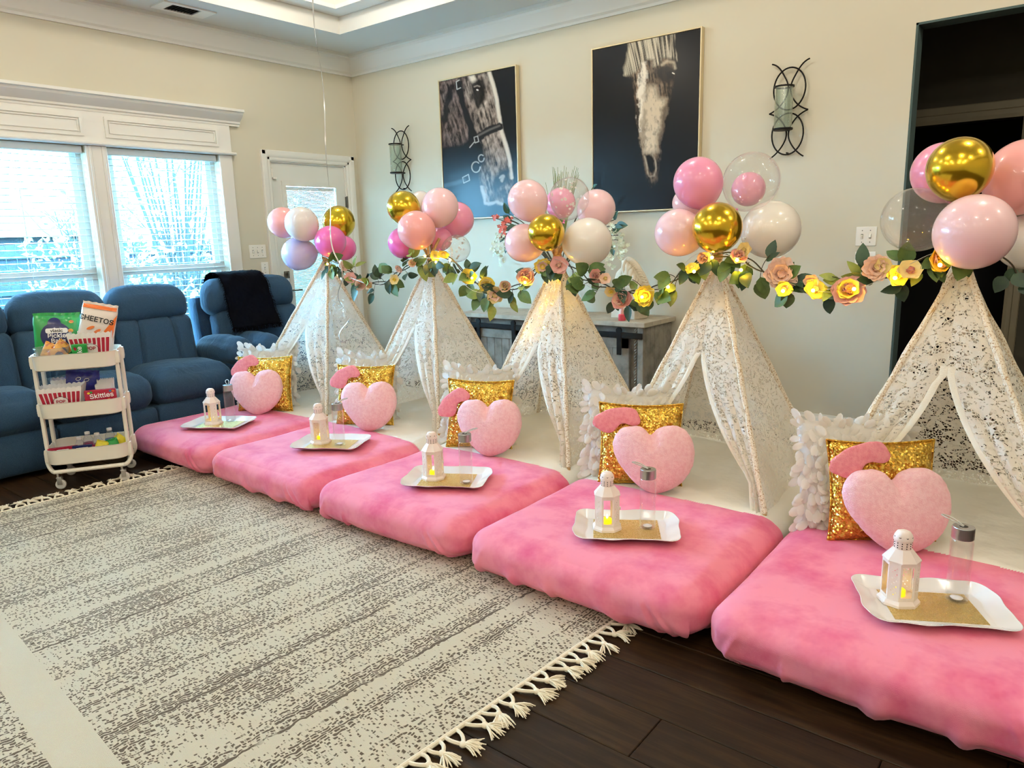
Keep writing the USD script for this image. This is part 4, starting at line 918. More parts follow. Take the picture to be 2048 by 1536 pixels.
def paint_right(X, Y, U, V):
    n1 = streaks(X / 100, Y / 100, 1.45, 1.2, 9, 1); n2 = meshkit.fbm(np.stack([X / 60, Y / 60, 0 * X], -1), 5, 2)
    col = np.zeros(X.shape + (3,)) + lin(8, 10, 14); col = mixc(col, lin(16, 30, 40), np.clip((V - 0.35) * 1.1, 0, 1) * np.clip(1.1 - U * 0.9, 0, 1))  # teal at the lower left is window glare put into the print
    jit = (n2 - 0.5) * 34; Xj, Yj = X + jit, Y + jit * 0.6
    face = soft_poly(Xj, Yj, [(1395, 390), (1440, 405), (1468, 520), (1480, 700), (1492, 850), (1512, 960), (1535, 1010), (1548, 1090), (1562, 1150), (1585, 1195), (1610, 1140), (1636, 1060), (1646, 870), (1676, 740), (1702, 600), (1722, 480), (1735, 420), (1757, 350), (1752, 285), (1680, 262), (1560, 270), (1470, 330)], 14)
    n3 = meshkit.fbm(np.stack([X / 16, Y / 30, 0 * X], -1), 4, 9); tone = np.clip(0.15 + 1.5 * (n1 - 0.32) + 1.3 * (n3 - 0.5), 0.05, 1.15)
    col = col * (1 - face[..., None]) + (lin(140, 120, 100) * tone[..., None]) * face[..., None]
    for pts, c, w, k in (([(1500, 620), (1560, 470), (1610, 470), (1640, 560), (1690, 560), (1672, 720), (1640, 830), (1622, 930), (1580, 950), (1530, 940), (1506, 800)], (222, 208, 184), 26, 0.85),
                         ([(1497, 380), (1522, 290), (1546, 296), (1550, 390), (1532, 520), (1512, 690), (1494, 790), (1486, 680), (1490, 520)], (240, 234, 220), 10, 0.95),
                         ([(1530, 640), (1552, 640), (1540, 760), (1520, 900), (1512, 800)], (92, 74, 58), 14, 0.6)):
        a = soft_poly(Xj + (n3 - 0.5) * 40, Yj, pts, w) * k * np.clip(0.1 + 1.6 * n3 + 0.3 * n1, 0, 1); col = mixc(col, lin(*c), a)
    side = soft_poly(Xj, Yj, [(1655, 640), (1700, 600), (1690, 700), (1665, 800), (1645, 900), (1640, 820), (1665, 720)], 14); col = mixc(col, lin(60, 46, 38), side * 0.7)
    eye = soft_poly(X, Y, [(1615, 350), (1660, 318), (1720, 320), (1757, 350), (1750, 420), (1715, 462), (1660, 440), (1622, 400)], 16); col = mixc(col, lin(24, 18, 15), eye * 0.97)
    brow = soft_line(X, Y, [(1660, 315), (1700, 290), (1745, 300), (1756, 340)], 9, 16); col = mixc(col, lin(196, 180, 156), brow * 0.75 * np.clip(0.2 + 1.4 * n3, 0, 1))
    ball = soft_poly(X, Y, [(1690, 375), (1720, 360), (1748, 378), (1740, 415), (1705, 415)], 6); col = mixc(col, lin(6, 5, 6), ball)
    col = mixc(col, lin(235, 228, 214), soft_line(X, Y, [(1738, 374), (1750, 380)], 4, 3))
    nos = soft_poly(X, Y, [(1540, 962), (1572, 955), (1600, 1000), (1606, 1060), (1592, 1098), (1566, 1080), (1552, 1030)], 8); col = mixc(col, lin(10, 8, 9), nos)
    col = mixc(col, lin(206, 190, 166), soft_line(X, Y, [(1534, 968), (1550, 1030), (1556, 1085), (1566, 1112)], 4, 10) * 0.6 * np.clip(0.2 + 1.4 * n3, 0, 1)); col = mixc(col, lin(196, 180, 158), soft_line(X, Y, [(1588, 955), (1612, 1000), (1618, 1060), (1600, 1110), (1572, 1116)], 5, 12) * 0.6 * np.clip(0.2 + 1.4 * n3, 0, 1))
    col = mixc(col, lin(9, 11, 16), np.clip((Y - 1110) / 70, 0, 1) * 0.55)
    hs_ = streaks(X / 100, Y / 100, 1.25 + 0.5 * (X - 1580) / 400, 0.55, 6.5, 5)
    mane = soft_poly(X + jit * 0.7, Y, [(1420, 150), (1745, 85), (1752, 190), (1780, 290), (1745, 272), (1700, 266), (1665, 262), (1640, 310), (1600, 330), (1598, 280), (1562, 275), (1545, 282), (1520, 300), (1480, 360), (1432, 392), (1392, 390), (1386, 330), (1412, 260)], 12)
    col = col * (1 - mane[..., None]) + (lin(206, 196, 174) * np.clip(3.0 * (hs_ - 0.36), 0.06, 1)[..., None]) * mane[..., None]
    return col
def paint_left(X, Y, U, V):
    n1 = streaks(X / 100, Y / 100, 1.3, 1.2, 8, 11); n2 = meshkit.fbm(np.stack([X / 55, Y / 55, 0 * X], -1), 5, 12)
    col = np.zeros(X.shape + (3,)) + lin(9, 10, 13); col = mixc(col, lin(24, 52, 66), np.clip((V - 0.5) * 1.8, 0, 1))  # ground turns teal downward: window reflection painted in
    n4 = meshkit.fbm(np.stack([X / 18, Y / 34, 0 * X], -1), 4, 19); jit = (n2 - 0.5) * 26; Xj, Yj = X + jit, Y + jit
    def area(pts, c, w=12, k=1.0, tex=True):
        nonlocal col
        a = soft_poly(Xj, Yj, pts, w) * k; t = np.clip(0.15 + 1.5 * (n1 - 0.3) + 1.2 * (n4 - 0.5), 0.06, 1.15) if tex else np.ones_like(n1)
        col = col * (1 - a[..., None]) + (lin(*c) * t[..., None]) * a[..., None]
    area([(60, 430), (300, 380), (275, 560), (335, 760), (300, 860), (240, 890), (110, 900), (90, 700)], (132, 112, 104))
    area([(270, 400), (430, 370), (468, 480), (498, 640), (524, 740), (560, 860), (588, 1000), (600, 1130), (592, 1240), (535, 1315), (450, 1305), (415, 1310), (388, 1200), (368, 1100), (410, 1000), (400, 900), (340, 780), (290, 620), (258, 500)], (176, 158, 146))
    area([(350, 560), (430, 560), (500, 720), (520, 820), (440, 880), (370, 760)], (204, 186, 172), 30, 0.5)
    area([(120, 900), (330, 860), (410, 960), (370, 1090), (250, 1180), (120, 1170)], (20, 26, 32), 30, 0.85, False)
    col = mixc(col, lin(226, 218, 204), soft_line(X + jit * 0.3, Y, [(436, 360), (470, 470), (490, 560), (512, 700), (530, 800), (562, 890), (588, 1010), (600, 1120)], 13, 12) * 0.9)
    area([(295, 400), (332, 392), (352, 430), (322, 462)], (226, 216, 200), 8, 0.95, False)
    area([(300, 445), (350, 420), (395, 405), (414, 470), (408, 560), (350, 630), (312, 540)], (16, 14, 16), 14, 0.95, False)
    col = mixc(col, lin(150, 138, 126), soft_line(X, Y, [(330, 470), (352, 462), (368, 468)], 5, 6) * 0.8); col = mixc(col, lin(235, 230, 220), soft_line(X, Y, [(350, 492), (356, 494)], 5, 4))
    area([(185, 440), (236, 428), (270, 600), (345, 790), (372, 860), (300, 905), (282, 760), (214, 560)], (20, 20, 24), 6, 1, False); area([(150, 448), (192, 455), (112, 790), (88, 700)], (18, 18, 22), 8, 0.95, False)
    area([(300, 842), (420, 760), (508, 722), (538, 738), (540, 772), (440, 812), (352, 884), (308, 905)], (26, 26, 30), 5, 1, False)
    col = mixc(col, lin(120, 116, 110), soft_line(X, Y, [(360, 820), (440, 778), (512, 748)], 7, 9) * 0.6)
    met = lin(214, 212, 206)
    for P, r in (([(222, 422), (200, 436), (206, 490), (232, 478)], 4), ([(330, 832), (356, 824), (364, 862), (338, 872), (330, 832)], 4), ([(300, 905), (330, 868)], 4), ([(250, 1120), (292, 1098), (300, 1140), (258, 1160), (250, 1120)], 4)): col = mixc(col, met, soft_line(X, Y, P, r * 0.8, 4) * (0.35 + 0.6 * n2))
    for cx, cy, rr in ((383, 982, 20), (345, 1045, 30)):
        a = np.linspace(0, 5.4, 30); col = mixc(col, met, soft_line(X, Y, np.c_[cx + rr * np.cos(a), cy + rr * 1.25 * np.sin(a)], 4, 5) * (0.35 + 0.6 * n2))
    col = mixc(col, lin(90, 110, 120), soft_line(X, Y, [(120, 1180), (200, 1160), (260, 1140)], 14, 14) * 0.5)
    area([(470, 1110), (530, 1062), (588, 1052), (580, 1140), (520, 1200), (484, 1255), (458, 1180)], (26, 44, 54), 14, 0.92, False)
    col = mixc(col, lin(220, 214, 206), soft_line(X + jit, Y + jit, [(392, 1190), (410, 1300), (440, 1312), (490, 1290), (535, 1310)], 11, 12) * 0.75)
    col = mixc(col, lin(200, 196, 190), soft_line(X + jit, Y + jit, [(520, 1120), (545, 1110), (530, 1140)], 10, 10) * 0.7)
    col = mixc(col, lin(30, 62, 78), np.clip((Y - 900) / 520, 0, 1) * 0.55 * (0.7 + 0.6 * n2))  # more of the painted window reflection over the lower part
    return col
picture("horse_picture", "right dark framed picture of a horse's face with a pale blaze and loose forelock", -3.068, -2.207, 1.508, 2.683, [(1165, 212), (1940, 58), (1907, 1335), (1163, 1371)], paint_right)
picture("horse_picture", "left dark framed picture of a bridled horse's head with bit and noseband", -4.622, -3.768, 1.510, 2.685, [(78, 437), (622, 322), (653, 1388), (127, 1416)], paint_left)
# ------------------------------------------------------------------ mattresses with fleece foot covers
POS = ["leftmost", "second from left", "middle", "second from right", "nearest, rightmost"]
MB = [(-4.86, -3.91), (-3.885, -2.925), (-2.90, -1.925), (-1.90, -0.885), (-0.86, 0.16)]
MH = 0.215
def pad(x0, x1, y0, y1, z0, z1, r, n, seed, folds):
    w, l, h = x1 - x0, y1 - y0, z1 - z0
    zs = 1.35                       # plan corners rounder than the top edge
    m = rbox(w, l, h * zs, r, n, (0.006, 0.012, 0.010))
    v = np.array(m.vertices); v[:, 2] /= zs; m = tm(v, m.faces); nr = np.array(m.vertex_normals)
    d = (meshkit.fbm(v * 3.2 + seed * 11, 3, seed) - 0.5) * 0.016
    s = np.clip((0.035 - v[:, 2]) / (h / 2), 0, 1) ** 1.3
    per = np.where(np.abs(nr[:, 1]) > np.abs(nr[:, 0]), v[:, 0], v[:, 1])
    ph = 5.0 * meshkit.noise(np.c_[per * 2.2, v[:, 2] * 6, 0 * per + seed])
    g = np.maximum(np.sin(per * 26 + ph + v[:, 2] * 9), 0) ** 2 * (meshkit.noise(np.c_[per * 3.1, 0 * per, 0 * per + seed * 3]) > 0.38)
    side = np.abs(nr[:, 2]) < 0.75
    d += folds * side * s * (g * 0.021 - 0.005)
    d += folds * 0.006 * (meshkit.fbm(v * np.array([14, 14, 7]) + seed, 3, seed + 5) - 0.5) * (0.4 + s)
    b = np.clip((-v[:, 2] / (h / 2) - 0.15) / 0.85, 0, 1)
    out = v + nr * d[:, None]
    out[:, 0] -= np.sign(v[:, 0]) * 0.045 * b ** 2 * (np.abs(v[:, 0]) > w / 2 - r)
    out[:, 1] += 0.04 * b ** 2 * (v[:, 1] < -l / 2 + r)
    out[:, 2] -= 0.008 * np.exp(-((v[:, 1] + l * 0.18) / 0.3) ** 2) * (v[:, 2] > 0)
    for sx, tilt_, off in ((-1, 0.10, 0.075), (1, 0.16, 0.10), (1, 0.10, 0.16)):   # tucks beside the foot corners
        q = (v[:, 0] * sx - (w / 2 - off)) + tilt_ * (v[:, 2] / h + 0.2)
        k = np.clip(0.55 - v[:, 2] / h * 1.3, 0, 1) * (nr[:, 1] < -0.35) * folds
        out[:, 1] -= k * (0.010 * np.exp(-(q / 0.012) ** 2) - 0.006 * np.exp(-((q - 0.02) / 0.010) ** 2))
    out[:, 2] = np.maximum(out[:, 2], -h / 2)
    out += [(x0 + x1) / 2, (y0 + y1) / 2, (z0 + z1) / 2]
    return tm(out, m.faces)
YFOOT = 2.83
for i, (x0, x1) in enumerate(MB):
    t = thing("mattress", f"{POS[i]} floor mattress with a pink fleece foot end and white sheet", "mattress", group=None)
    s = pad(x0 + 0.012, x1 - 0.012, 2.09, 3.98, 0.012, MH - 0.004, 0.09, (30, 50, 12), i + 20, 0.4)
    v = np.array(s.vertices); v[:, 2] -= 0.028 * np.clip((YFOOT - 0.03 - v[:, 1]) / 0.05, 0, 1) * (v[:, 2] > 0.1); s = tm(v, s.faces)
    obj("sheet", s, MATS["sheet_white"], t, smooth=True)
    c = pad(x0, x1, (2.04, 2.035, 2.03, 2.018, 1.992)[i], 3.30, 0.006 if i > 3 else 0.013, MH, 0.105, (110, 110, 34), i + 1, 1.0)
    keep = np.array(c.vertices)[c.faces].mean(1)[:, 1] < YFOOT + 0.02 * np.sin(3 * np.array(c.vertices)[c.faces].mean(1)[:, 0] + i)
    v = np.array(c.vertices); e = np.clip((v[:, 1] - (YFOOT - 0.05)) / 0.06, 0, 1); v[:, 2] -= 0.0035 * e * (v[:, 2] > 0.1)
    c2 = tm(v, c.faces[keep]); c2.remove_unreferenced_vertices()
    obj("foot_cover", c2, MATS["fleece_pink"], t, smooth=True, label="pink fleece cover over the foot end")

# ------------------------------------------------------------------ pillows
def pillow(w, h, t, n=26, seed=0, pinch=0.055, bump_=0.006):
    u = np.linspace(-1, 1, n); U, V = np.meshgrid(u, u, indexing="ij")
    X = U * w / 2 * (1 - pinch * (1 - V ** 2)); Z = V * h / 2 * (1 - pinch * (1 - U ** 2))
    T = t / 2 * (np.clip((1 - U ** 2) * (1 - V ** 2), 0, 1)) ** 0.42
    T = T * (1 + 0.25 * (meshkit.fbm(np.stack([U * 1.6 + seed * 7, V * 1.6, 0 * U], -1), 3, seed) - 0.5)) 
    A = sheet(np.stack([X, -T, Z], -1)); B = sheet(np.stack([X, T, Z], -1)[::-1])
    m = J(A, B); m.merge_vertices(digits_vertex=5); trimesh.repair.fix_normals(m)
    return m, (X, T, Z)
def leanmat(x, y, yaw, lean, z=MH): return mat4((x, y, z), yaw, -lean)

HEART = np.array([(890, 528), (838, 484), (765, 464), (690, 472), (632, 512), (598, 578), (600, 660), (640, 752), (700, 830), (762, 896), (830, 950), (905, 985), (990, 975), (1075, 938), (1150, 876), (1202, 795), (1228, 700), (1222, 600), (1190, 520), (1130, 465), (1062, 448), (980, 462), (922, 496)], float)
HEART = (HEART - [912, 985]) / 640.0 * [1, -1]
MASK = np.array([(545, 590), (556, 505), (640, 410), (760, 335), (900, 288), (1060, 265), (1150, 290), (1200, 360), (1232, 430), (1218, 492), (1150, 525), (1060, 512), (975, 520), (930, 560), (880, 640), (790, 692), (700, 680), (610, 640)], float)
MASK = (MASK - [890, 470]) / 690.0 * [1, -1]

W = [(-4.690, 2.985), (-3.72, 3.035), (-2.665, 3.010), (-1.670, 2.965), (-0.640, 2.915)]
G = [(-4.425, 2.790), (-3.529, 2.915), (-2.590, 2.930), (-1.565, 2.888), (-0.523, 2.828)]
Hh = [(-4.370, 2.675), (-3.385, 2.805), (-2.440, 2.820), (-1.455, 2.802), (-0.448, 2.735)]
YAW = [35, 26, 22, 26, 33]
W[0] = (-4.56, 2.905); W[1] = (-3.655, 3.045)

pm, (PX, PT, PZ) = pillow(0.42, 0.42, 0.13, seed=3)
def petal(r, g):
    a = np.linspace(0, np.pi, 6); o = np.c_[np.r_[0, 0.31 * np.sin(a[1:-1]) ** 0.9, 0], np.r_[0, (1 - np.cos(a[1:-1])) / 2, 1.0]]
    n = len(o); L = np.c_[o[:, 0], np.zeros(n), o[:, 1]]; Rr = np.c_[-o[:, 0], np.zeros(n), o[:, 1]]; Mm = np.c_[np.zeros(n), np.full(n, 0.12), o[:, 1]]
    P = np.stack([L, Mm, Rr], 1); P[..., 1] -= 0.55 * P[..., 2] ** 2 * g.uniform(-0.3, 1.0)
    return tm((P * r).reshape(-1, 3), sheet(P).faces)
LAB_W = ["white petal covered throw pillow on the leftmost mattress beside the sofa", "white petal covered throw pillow on the second mattress from left", "white petal covered throw pillow on the middle mattress", "white petal covered throw pillow on the second mattress from right", "white petal covered throw pillow on the nearest right mattress"]
wp = None
for i in range(5):
    T = leanmat(*W[i], YAW[i] - 3, 14) @ mat4((0, 0, 0.208))
    if wp is None:
        wp = thing("petal_pillow", LAB_W[i], "pillow", T, "white petal pillows")
        obj("cushion", pm, MATS["petal_white"], wp, smooth=True)
        g = np.random.default_rng(21); n = 0
        for a in np.linspace(-0.97, 0.97, 16):
            for b in np.linspace(0.98, -0.9, 18):
                u, v_ = np.clip([a + g.uniform(-0.05, 0.05), b + g.uniform(-0.05, 0.05)], -1, 1)
                x = u * 0.21 * (1 - 0.055 * (1 - v_ * v_)); z = v_ * 0.21 * (1 - 0.055 * (1 - u * u)); tt = 0.065 * max((1 - u * u) * (1 - v_ * v_), 0) ** 0.42
                edge = max(abs(u), abs(v_)) > 0.9
                d = np.array([g.uniform(-0.9, 0.9) + (0.9 * u if edge else 0), -0.30 - 0.35 * g.random(), -1.0 + (1.6 * max(v_, 0) if edge else 0) + g.uniform(-0.2, 0.2)])
                m = petal(g.uniform(0.044, 0.060), g)
                dd = d / np.linalg.norm(d); Tm = aim(dd, (0, -1, 0.15), g.uniform(-0.5, 0.5)); Rr = np.eye(4); Rr[:3, 0], Rr[:3, 1], Rr[:3, 2] = Tm[:3, 1], Tm[:3, 2], Tm[:3, 0]; Rr[:3, 3] = (x, -tt - 0.002, z)
                obj("petal", xf(m, Rr), MATS["petal_white"], wp, smooth=True); n += 1
    else: dup(wp, T, LAB_W[i])
LAB_G = [s.replace("white petal covered throw", "square gold sequin") for s in LAB_W]
LAB_H = [s.replace("white petal covered throw pillow on", "heart shaped pink plush pillow at the foot of") for s in LAB_W]
LAB_M = [s.replace("white petal covered throw pillow on", "fluffy pink sleep mask on the gold pillow of") for s in LAB_W]
gm_, (GX, GT, GZ) = pillow(0.385, 0.385, 0.12, seed=8, pinch=0.075)
hm = puff(closed_spline(HEART * 0.365, 110), 0.135, 14, 0.42)
v = np.array(hm.vertices)
notch = np.exp(-(np.abs(v[:, 0] - 0.0) / 0.022) ** 1.5) * np.clip((v[:, 2] - 0.17) / 0.09, 0, 1); v[:, 1] *= 1 - 0.55 * notch
rad = np.arctan2(v[:, 0], v[:, 2] - 0.15)
v[:, 1] += np.sign(v[:, 1]) * 0.004 * (meshkit.fbm(v * 22, 3, 5) - 0.5)
hm = displace(tm(v, hm.faces), 0.003, 60, 4, 2)
km = puff(closed_spline(MASK * 0.215, 60), 0.026, 8, 0.4); km = displace(km, 0.0015, 90, 7, 2)
gp = hp = kp = None
for i in range(5):
    T = leanmat(*G[i], YAW[i], 12) @ mat4((0, 0, 0.186))
    if gp is None:
        gp = thing("sequin_pillow", LAB_G[i], "pillow", T, "gold sequin pillows"); obj("cushion", gm_, MATS["sequin_gold"], gp, smooth=True)
        e = np.concatenate([np.c_[GX[:, 0], GZ[:, 0]], np.c_[GX[-1], GZ[-1]], np.c_[GX[::-1, -1], GZ[::-1, -1]], np.c_[GX[0, ::-1], GZ[0, ::-1]]])
        obj("piping", tube(np.c_[e[:, 0], 0 * e[:, 0], e[:, 1]], 0.004, 6), MATS["sequin_gold"], gp)
    else: dup(gp, T, LAB_G[i])
    T = leanmat(*Hh[i], YAW[i] - (2 if i else 0), 17) @ mat4((0, 0, 0.004))
    if hp is None: hp = thing("heart_pillow", LAB_H[i], "pillow", T, "pink heart pillows"); obj("cushion", hm, MATS["fur_pink"], hp, smooth=True)
    else: dup(hp, T, LAB_H[i])
    off = [(-0.12, 0.125, 14), (-0.115, 0.115, 10), (-0.135, 0.06, 22), (-0.105, 0.115, -8), (-0.095, 0.125, 2)][i]
    R2 = trimesh.transformations.rotation_matrix(np.radians(-off[2]), [0, 1, 0])
    T = leanmat(*G[i], YAW[i], 12) @ mat4((0, 0, 0.186)) @ mat4((off[0], -0.062, off[1])) @ mat4((0, 0, 0), 0, 6) @ R2
    if kp is None:
        kp = thing("sleep_mask", LAB_M[i], "sleep mask", T, "pink sleep masks"); obj("pad", km, MATS["mask_pink"], kp, smooth=True)
        obj("elastic_strap", tube(spline([(-0.105, 0.003, -0.01), (-0.06, 0.010, 0.02), (0.02, 0.011, 0.03), (0.10, 0.004, 0.02)], 14), 0.003, 5), MATS["mask_pink"], kp)
    else: dup(kp, T, LAB_M[i])

# ------------------------------------------------------------------ trays, lanterns, tea lights, bottles
def tray_outline(w, d, amp, n=160):
    """rounded rectangle with scalloped edge"""
    p = sg.box(-w / 2 + 0.045, -d / 2 + 0.045, w / 2 - 0.045, d / 2 - 0.045).buffer(0.045, quad_segs=16).exterior
    s = np.linspace(0, p.length, n, endpoint=False); q = np.array([p.interpolate(x).coords[0] for x in s])
    nrm = np.roll(q, -1, 0) - np.roll(q, 1, 0); nrm = np.c_[nrm[:, 1], -nrm[:, 0]]; nrm /= np.linalg.norm(nrm, axis=1, keepdims=True)
    if (nrm * q).sum() < 0: nrm = -nrm
    a = np.zeros(n)
    for k in (6, 12): a += np.cos(2 * np.pi * k * s / p.length + (0 if k == 6 else 0.6)) / k * 6
    return q + nrm * (amp * a)[:, None], nrm
o1, nr = tray_outline(0.385, 0.285, 0.0045)
def loop(f, z, j=0.0): return np.c_[o1 * f + nr * 0, np.full(len(o1), z)] if not j else np.c_[o1 + nr * j, np.full(len(o1), z)]
rings = [loop(0, 0, -0.050), loop(0, 0.000, -0.045), loop(0, 0.004, -0.036), loop(0, 0.018, -0.006), loop(1, 0.022, 0.0), loop(0, 0.0215, 0.0015), loop(0, 0.016, -0.006), loop(0, 0.002, -0.038), loop(0, -0.002, -0.05)]
rings = [r_ * [1.05, 1.05, 1] + [0, 0, 0.003] for r_ in rings]
n = len(o1); Vt_ = np.vstack([*rings, [[0, 0, 0.003]], [[0, 0, 0.0]]]); Ff = []
for k in range(len(rings) - 1):
    a = k * n + np.arange(n); b = k * n + (np.arange(n) + 1) % n; Ff.append(np.stack([a, b, b + n, a + n], 1))
Ff = np.vstack(Ff); Ff = np.vstack([Ff[:, [0, 1, 2]], Ff[:, [0, 2, 3]], np.stack([np.full(n, len(Vt_) - 2), (np.arange(n) + 1) % n, np.arange(n)], 1), np.stack([np.full(n, len(Vt_) - 1), len(rings) * n - n + np.arange(n), len(rings) * n - n + (np.arange(n) + 1) % n], 1)])
tray_m = tm(Vt_, Ff); trimesh.repair.fix_normals(tray_m)
TR = [(-4.315, 2.380, 31), (-3.325, 2.495, 30), (-2.340, 2.412, 30), (-1.345, 2.378, 32), (-0.290, 2.380, 28)]
LA = [(-4.375, 2.375), (-3.405, 2.480), (-2.415, 2.395), (-1.412, 2.345), (-0.376, 2.362)]
BO = [(-4.335, 2.475), (-3.275, 2.515), (-2.235, 2.432), (-1.283, 2.437), (-0.234, 2.470)]
ZT_ = MH + 0.004
LAB_T = ["white scalloped serving tray with gold glitter mat on the " + s for s in ("leftmost mattress", "second mattress from left", "middle mattress", "second mattress from right", "nearest right mattress")]
LAB_L = [s.replace("white scalloped serving tray with gold glitter mat on", "white punched metal lantern with amber light on") for s in LAB_T]
LAB_C = [s.replace("white scalloped serving tray with gold glitter mat on", "amber glowing tea light inside the lantern on") for s in LAB_T]
LAB_B = [s.replace("white scalloped serving tray with gold glitter mat on", "clear glass bottle with steel cap on") for s in LAB_T]

def lantern_parts(t):
    def octo(a, c): return [(-a + c, -a), (a - c, -a), (a, -a + c), (a, a - c), (a - c, a), (-a + c, a), (-a, a - c), (-a, -a + c)]
    def frus(a0, c0, z0, a1, c1, z1):
        P = np.r_[np.c_[octo(a0, c0), np.full(8, z0)], np.c_[octo(a1, c1), np.full(8, z1)]]; return trimesh.convex.convex_hull(P)
    obj("base", J(frus(0.052, 0.029, 0, 0.052, 0.029, 0.008), frus(0.052, 0.029, 0.008, 0.0445, 0.026, 0.018)), MATS["lantern_white"], t, smooth=False)
    z0, z1 = 0.018, 0.132
    a, c = 0.044, 0.0225
    for k in range(4):
        Rk = mat4((0, 0, 0), 90 * k)
        w = a - c   # half width of a broad face
        f = sg.box(-w, z0, w, z1).difference(sg.box(-w + 0.006, z0 + 0.010, w - 0.006, z1 - 0.010))
        m = trimesh.creation.extrude_polygon(f, 0.002, engine="earcut"); q = np.array(m.vertices)
        obj("window_frame", xf(tm(np.c_[q[:, 0], -a + q[:, 2], q[:, 1]], m.faces[:, ::-1]), Rk), MATS["lantern_white"], t, smooth=False)
        L = c * np.sqrt(2) / 2
        holes_ = [sg.Point((-0.006 + 0.006 * (j % 3)) * 1.0, z0 + 0.012 + j * 0.0062).buffer(0.0014 + 0.0006 * (j % 2), quad_segs=2) for j in range(15)]
        f = sg.box(-L, z0, L, z1)
        for h_ in holes_: f = f.difference(h_)
        m = trimesh.creation.extrude_polygon(f, 0.002, engine="earcut"); q = np.array(m.vertices)
        P = tm(np.c_[q[:, 0], q[:, 2], q[:, 1]], m.faces[:, ::-1]); cc = (a - c + a) / 2
        obj("punched_panel", xf(xf(P, mat4((cc, -cc, 0), 45)), Rk), MATS["lantern_white"], t, smooth=False)
    obj("roof", J(frus(0.047, 0.027, 0.132, 0.047, 0.027, 0.136), frus(0.047, 0.027, 0.136, 0.024, 0.014, 0.166)), MATS["lantern_white"], t, smooth=False)
    ch = lathe([(0.0235, 0.164), (0.0235, 0.190), (0.026, 0.191), (0.0262, 0.195), (0.024, 0.206), (0.018, 0.215), (0.012, 0.218), (0, 0.2185)], 32)
    obj("chimney", ch, MATS["lantern_white"], t, smooth=40)
    hd_ = []
    for k in range(12):
        an = 2 * np.pi * k / 12
        for z in (0.171, 0.178, 0.185): hd_.append(xf(trimesh.creation.cylinder(0.0016, 0.002, sections=8), mat4((0.0233 * np.cos(an), 0.0233 * np.sin(an), z)) @ aim((np.cos(an), np.sin(an), 0)) @ trimesh.transformations.rotation_matrix(np.pi / 2, [0, 1, 0])))
    for k in range(8):
        an = 2 * np.pi * k / 8; hd_.append(xf(trimesh.creation.cylinder(0.0032, 0.002, sections=10), mat4((0.0232 * np.cos(an), 0.0232 * np.sin(an), 0.2035)) @ aim((np.cos(an), np.sin(an), 0.42)) @ trimesh.transformations.rotation_matrix(np.pi / 2, [0, 1, 0])))
    obj("vent_holes", J(*hd_), MATS["dark_slot"], t, smooth=False)
    obj("latch", box(0.040, 0.050, -0.004, 0.004, 0.072, 0.082, 0.001), MATS["lantern_white"], t, smooth=False)
trays = lan = can_ = bot = None
for i in range(5):
    x, y, a = TR[i]; T = mat4((x, y, MH + 0.004), a)
    if trays is None:
        trays = thing("serving_tray", LAB_T[i], "tray", T, "white trays"); obj("dish", tray_m, MATS["tray_white"], trays, smooth=40)
        obj("glitter_mat", box(-0.128, 0.128, -0.092, 0.092, 0.0035, 0.0048), MATS["glitter_gold"], trays, smooth=False, label="gold glitter mat")
    else: dup(trays, T, LAB_T[i])
    z = MH + 0.0092
    T = mat4((*LA[i], z), a + (-5, 4, 2, 3, 8)[i], scale=1.06)
    if lan is None: lan = thing("candle_lantern", LAB_L[i], "lantern", T, "white lanterns"); lantern_parts(lan)
    else: dup(lan, T, LAB_L[i])
    T = mat4((*LA[i], z + 0.0200), 0)
    if can_ is None:
        can_ = thing("tea_light", LAB_C[i], "candle", T, "amber tea lights")
        obj("cup", lathe([(0, 0), (0.0185, 0), (0.0185, 0.017), (0.015, 0.020), (0, 0.019)], 24), MATS["candle_amber"], can_)
        obj("flame", lathe([(0, 0.018), (0.004, 0.021), (0.0048, 0.027), (0.0025, 0.034), (0, 0.039)], 12), MATS["flame_glow"], can_)
    else: dup(can_, T, LAB_C[i])
    T = mat4((*BO[i], z), (150, 60, 40, 200, 175)[i])
    if bot is None:
        bot = thing("water_bottle", LAB_B[i], "bottle", T, "glass bottles")
        obj("glass_body", lathe([(0, 0), (0.030, 0), (0.032, 0.003), (0.032, 0.192), (0.029, 0.200), (0.027, 0.203), (0.0255, 0.200), (0.0295, 0.190), (0.0295, 0.006), (0, 0.005)], 36), MATS["bottle_glass"], bot, smooth=40)
        obj("base_boss", lathe([(0, 0.0055), (0.017, 0.0055), (0.018, 0.008), (0.010, 0.011), (0, 0.0115)], 18), MATS["tray_white"], bot)
        obj("cap", lathe([(0, 0.203), (0.029, 0.203), (0.031, 0.205), (0.031, 0.238), (0.0295, 0.241), (0.012, 0.2415), (0.011, 0.238), (0, 0.238)], 36), MATS["steel"], bot, smooth=40)
        obj("cap_recess", lathe([(0, 0.2385), (0.011, 0.2385), (0.011, 0.2420), (0.0, 0.2424)], 18), MATS["print_black"], bot)
        lp = spline([(0.0, 0.004, 0.241), (0.02, 0.008, 0.252), (0.05, 0.008, 0.262), (0.062, 0.0, 0.264), (0.05, -0.008, 0.262), (0.02, -0.008, 0.252), (0.0, -0.004, 0.241)], 30)
        obj("strap_loop", tube(lp, 0.0022, 6), MATS["wire_silver"], bot)
    else: dup(bot, T, LAB_B[i])
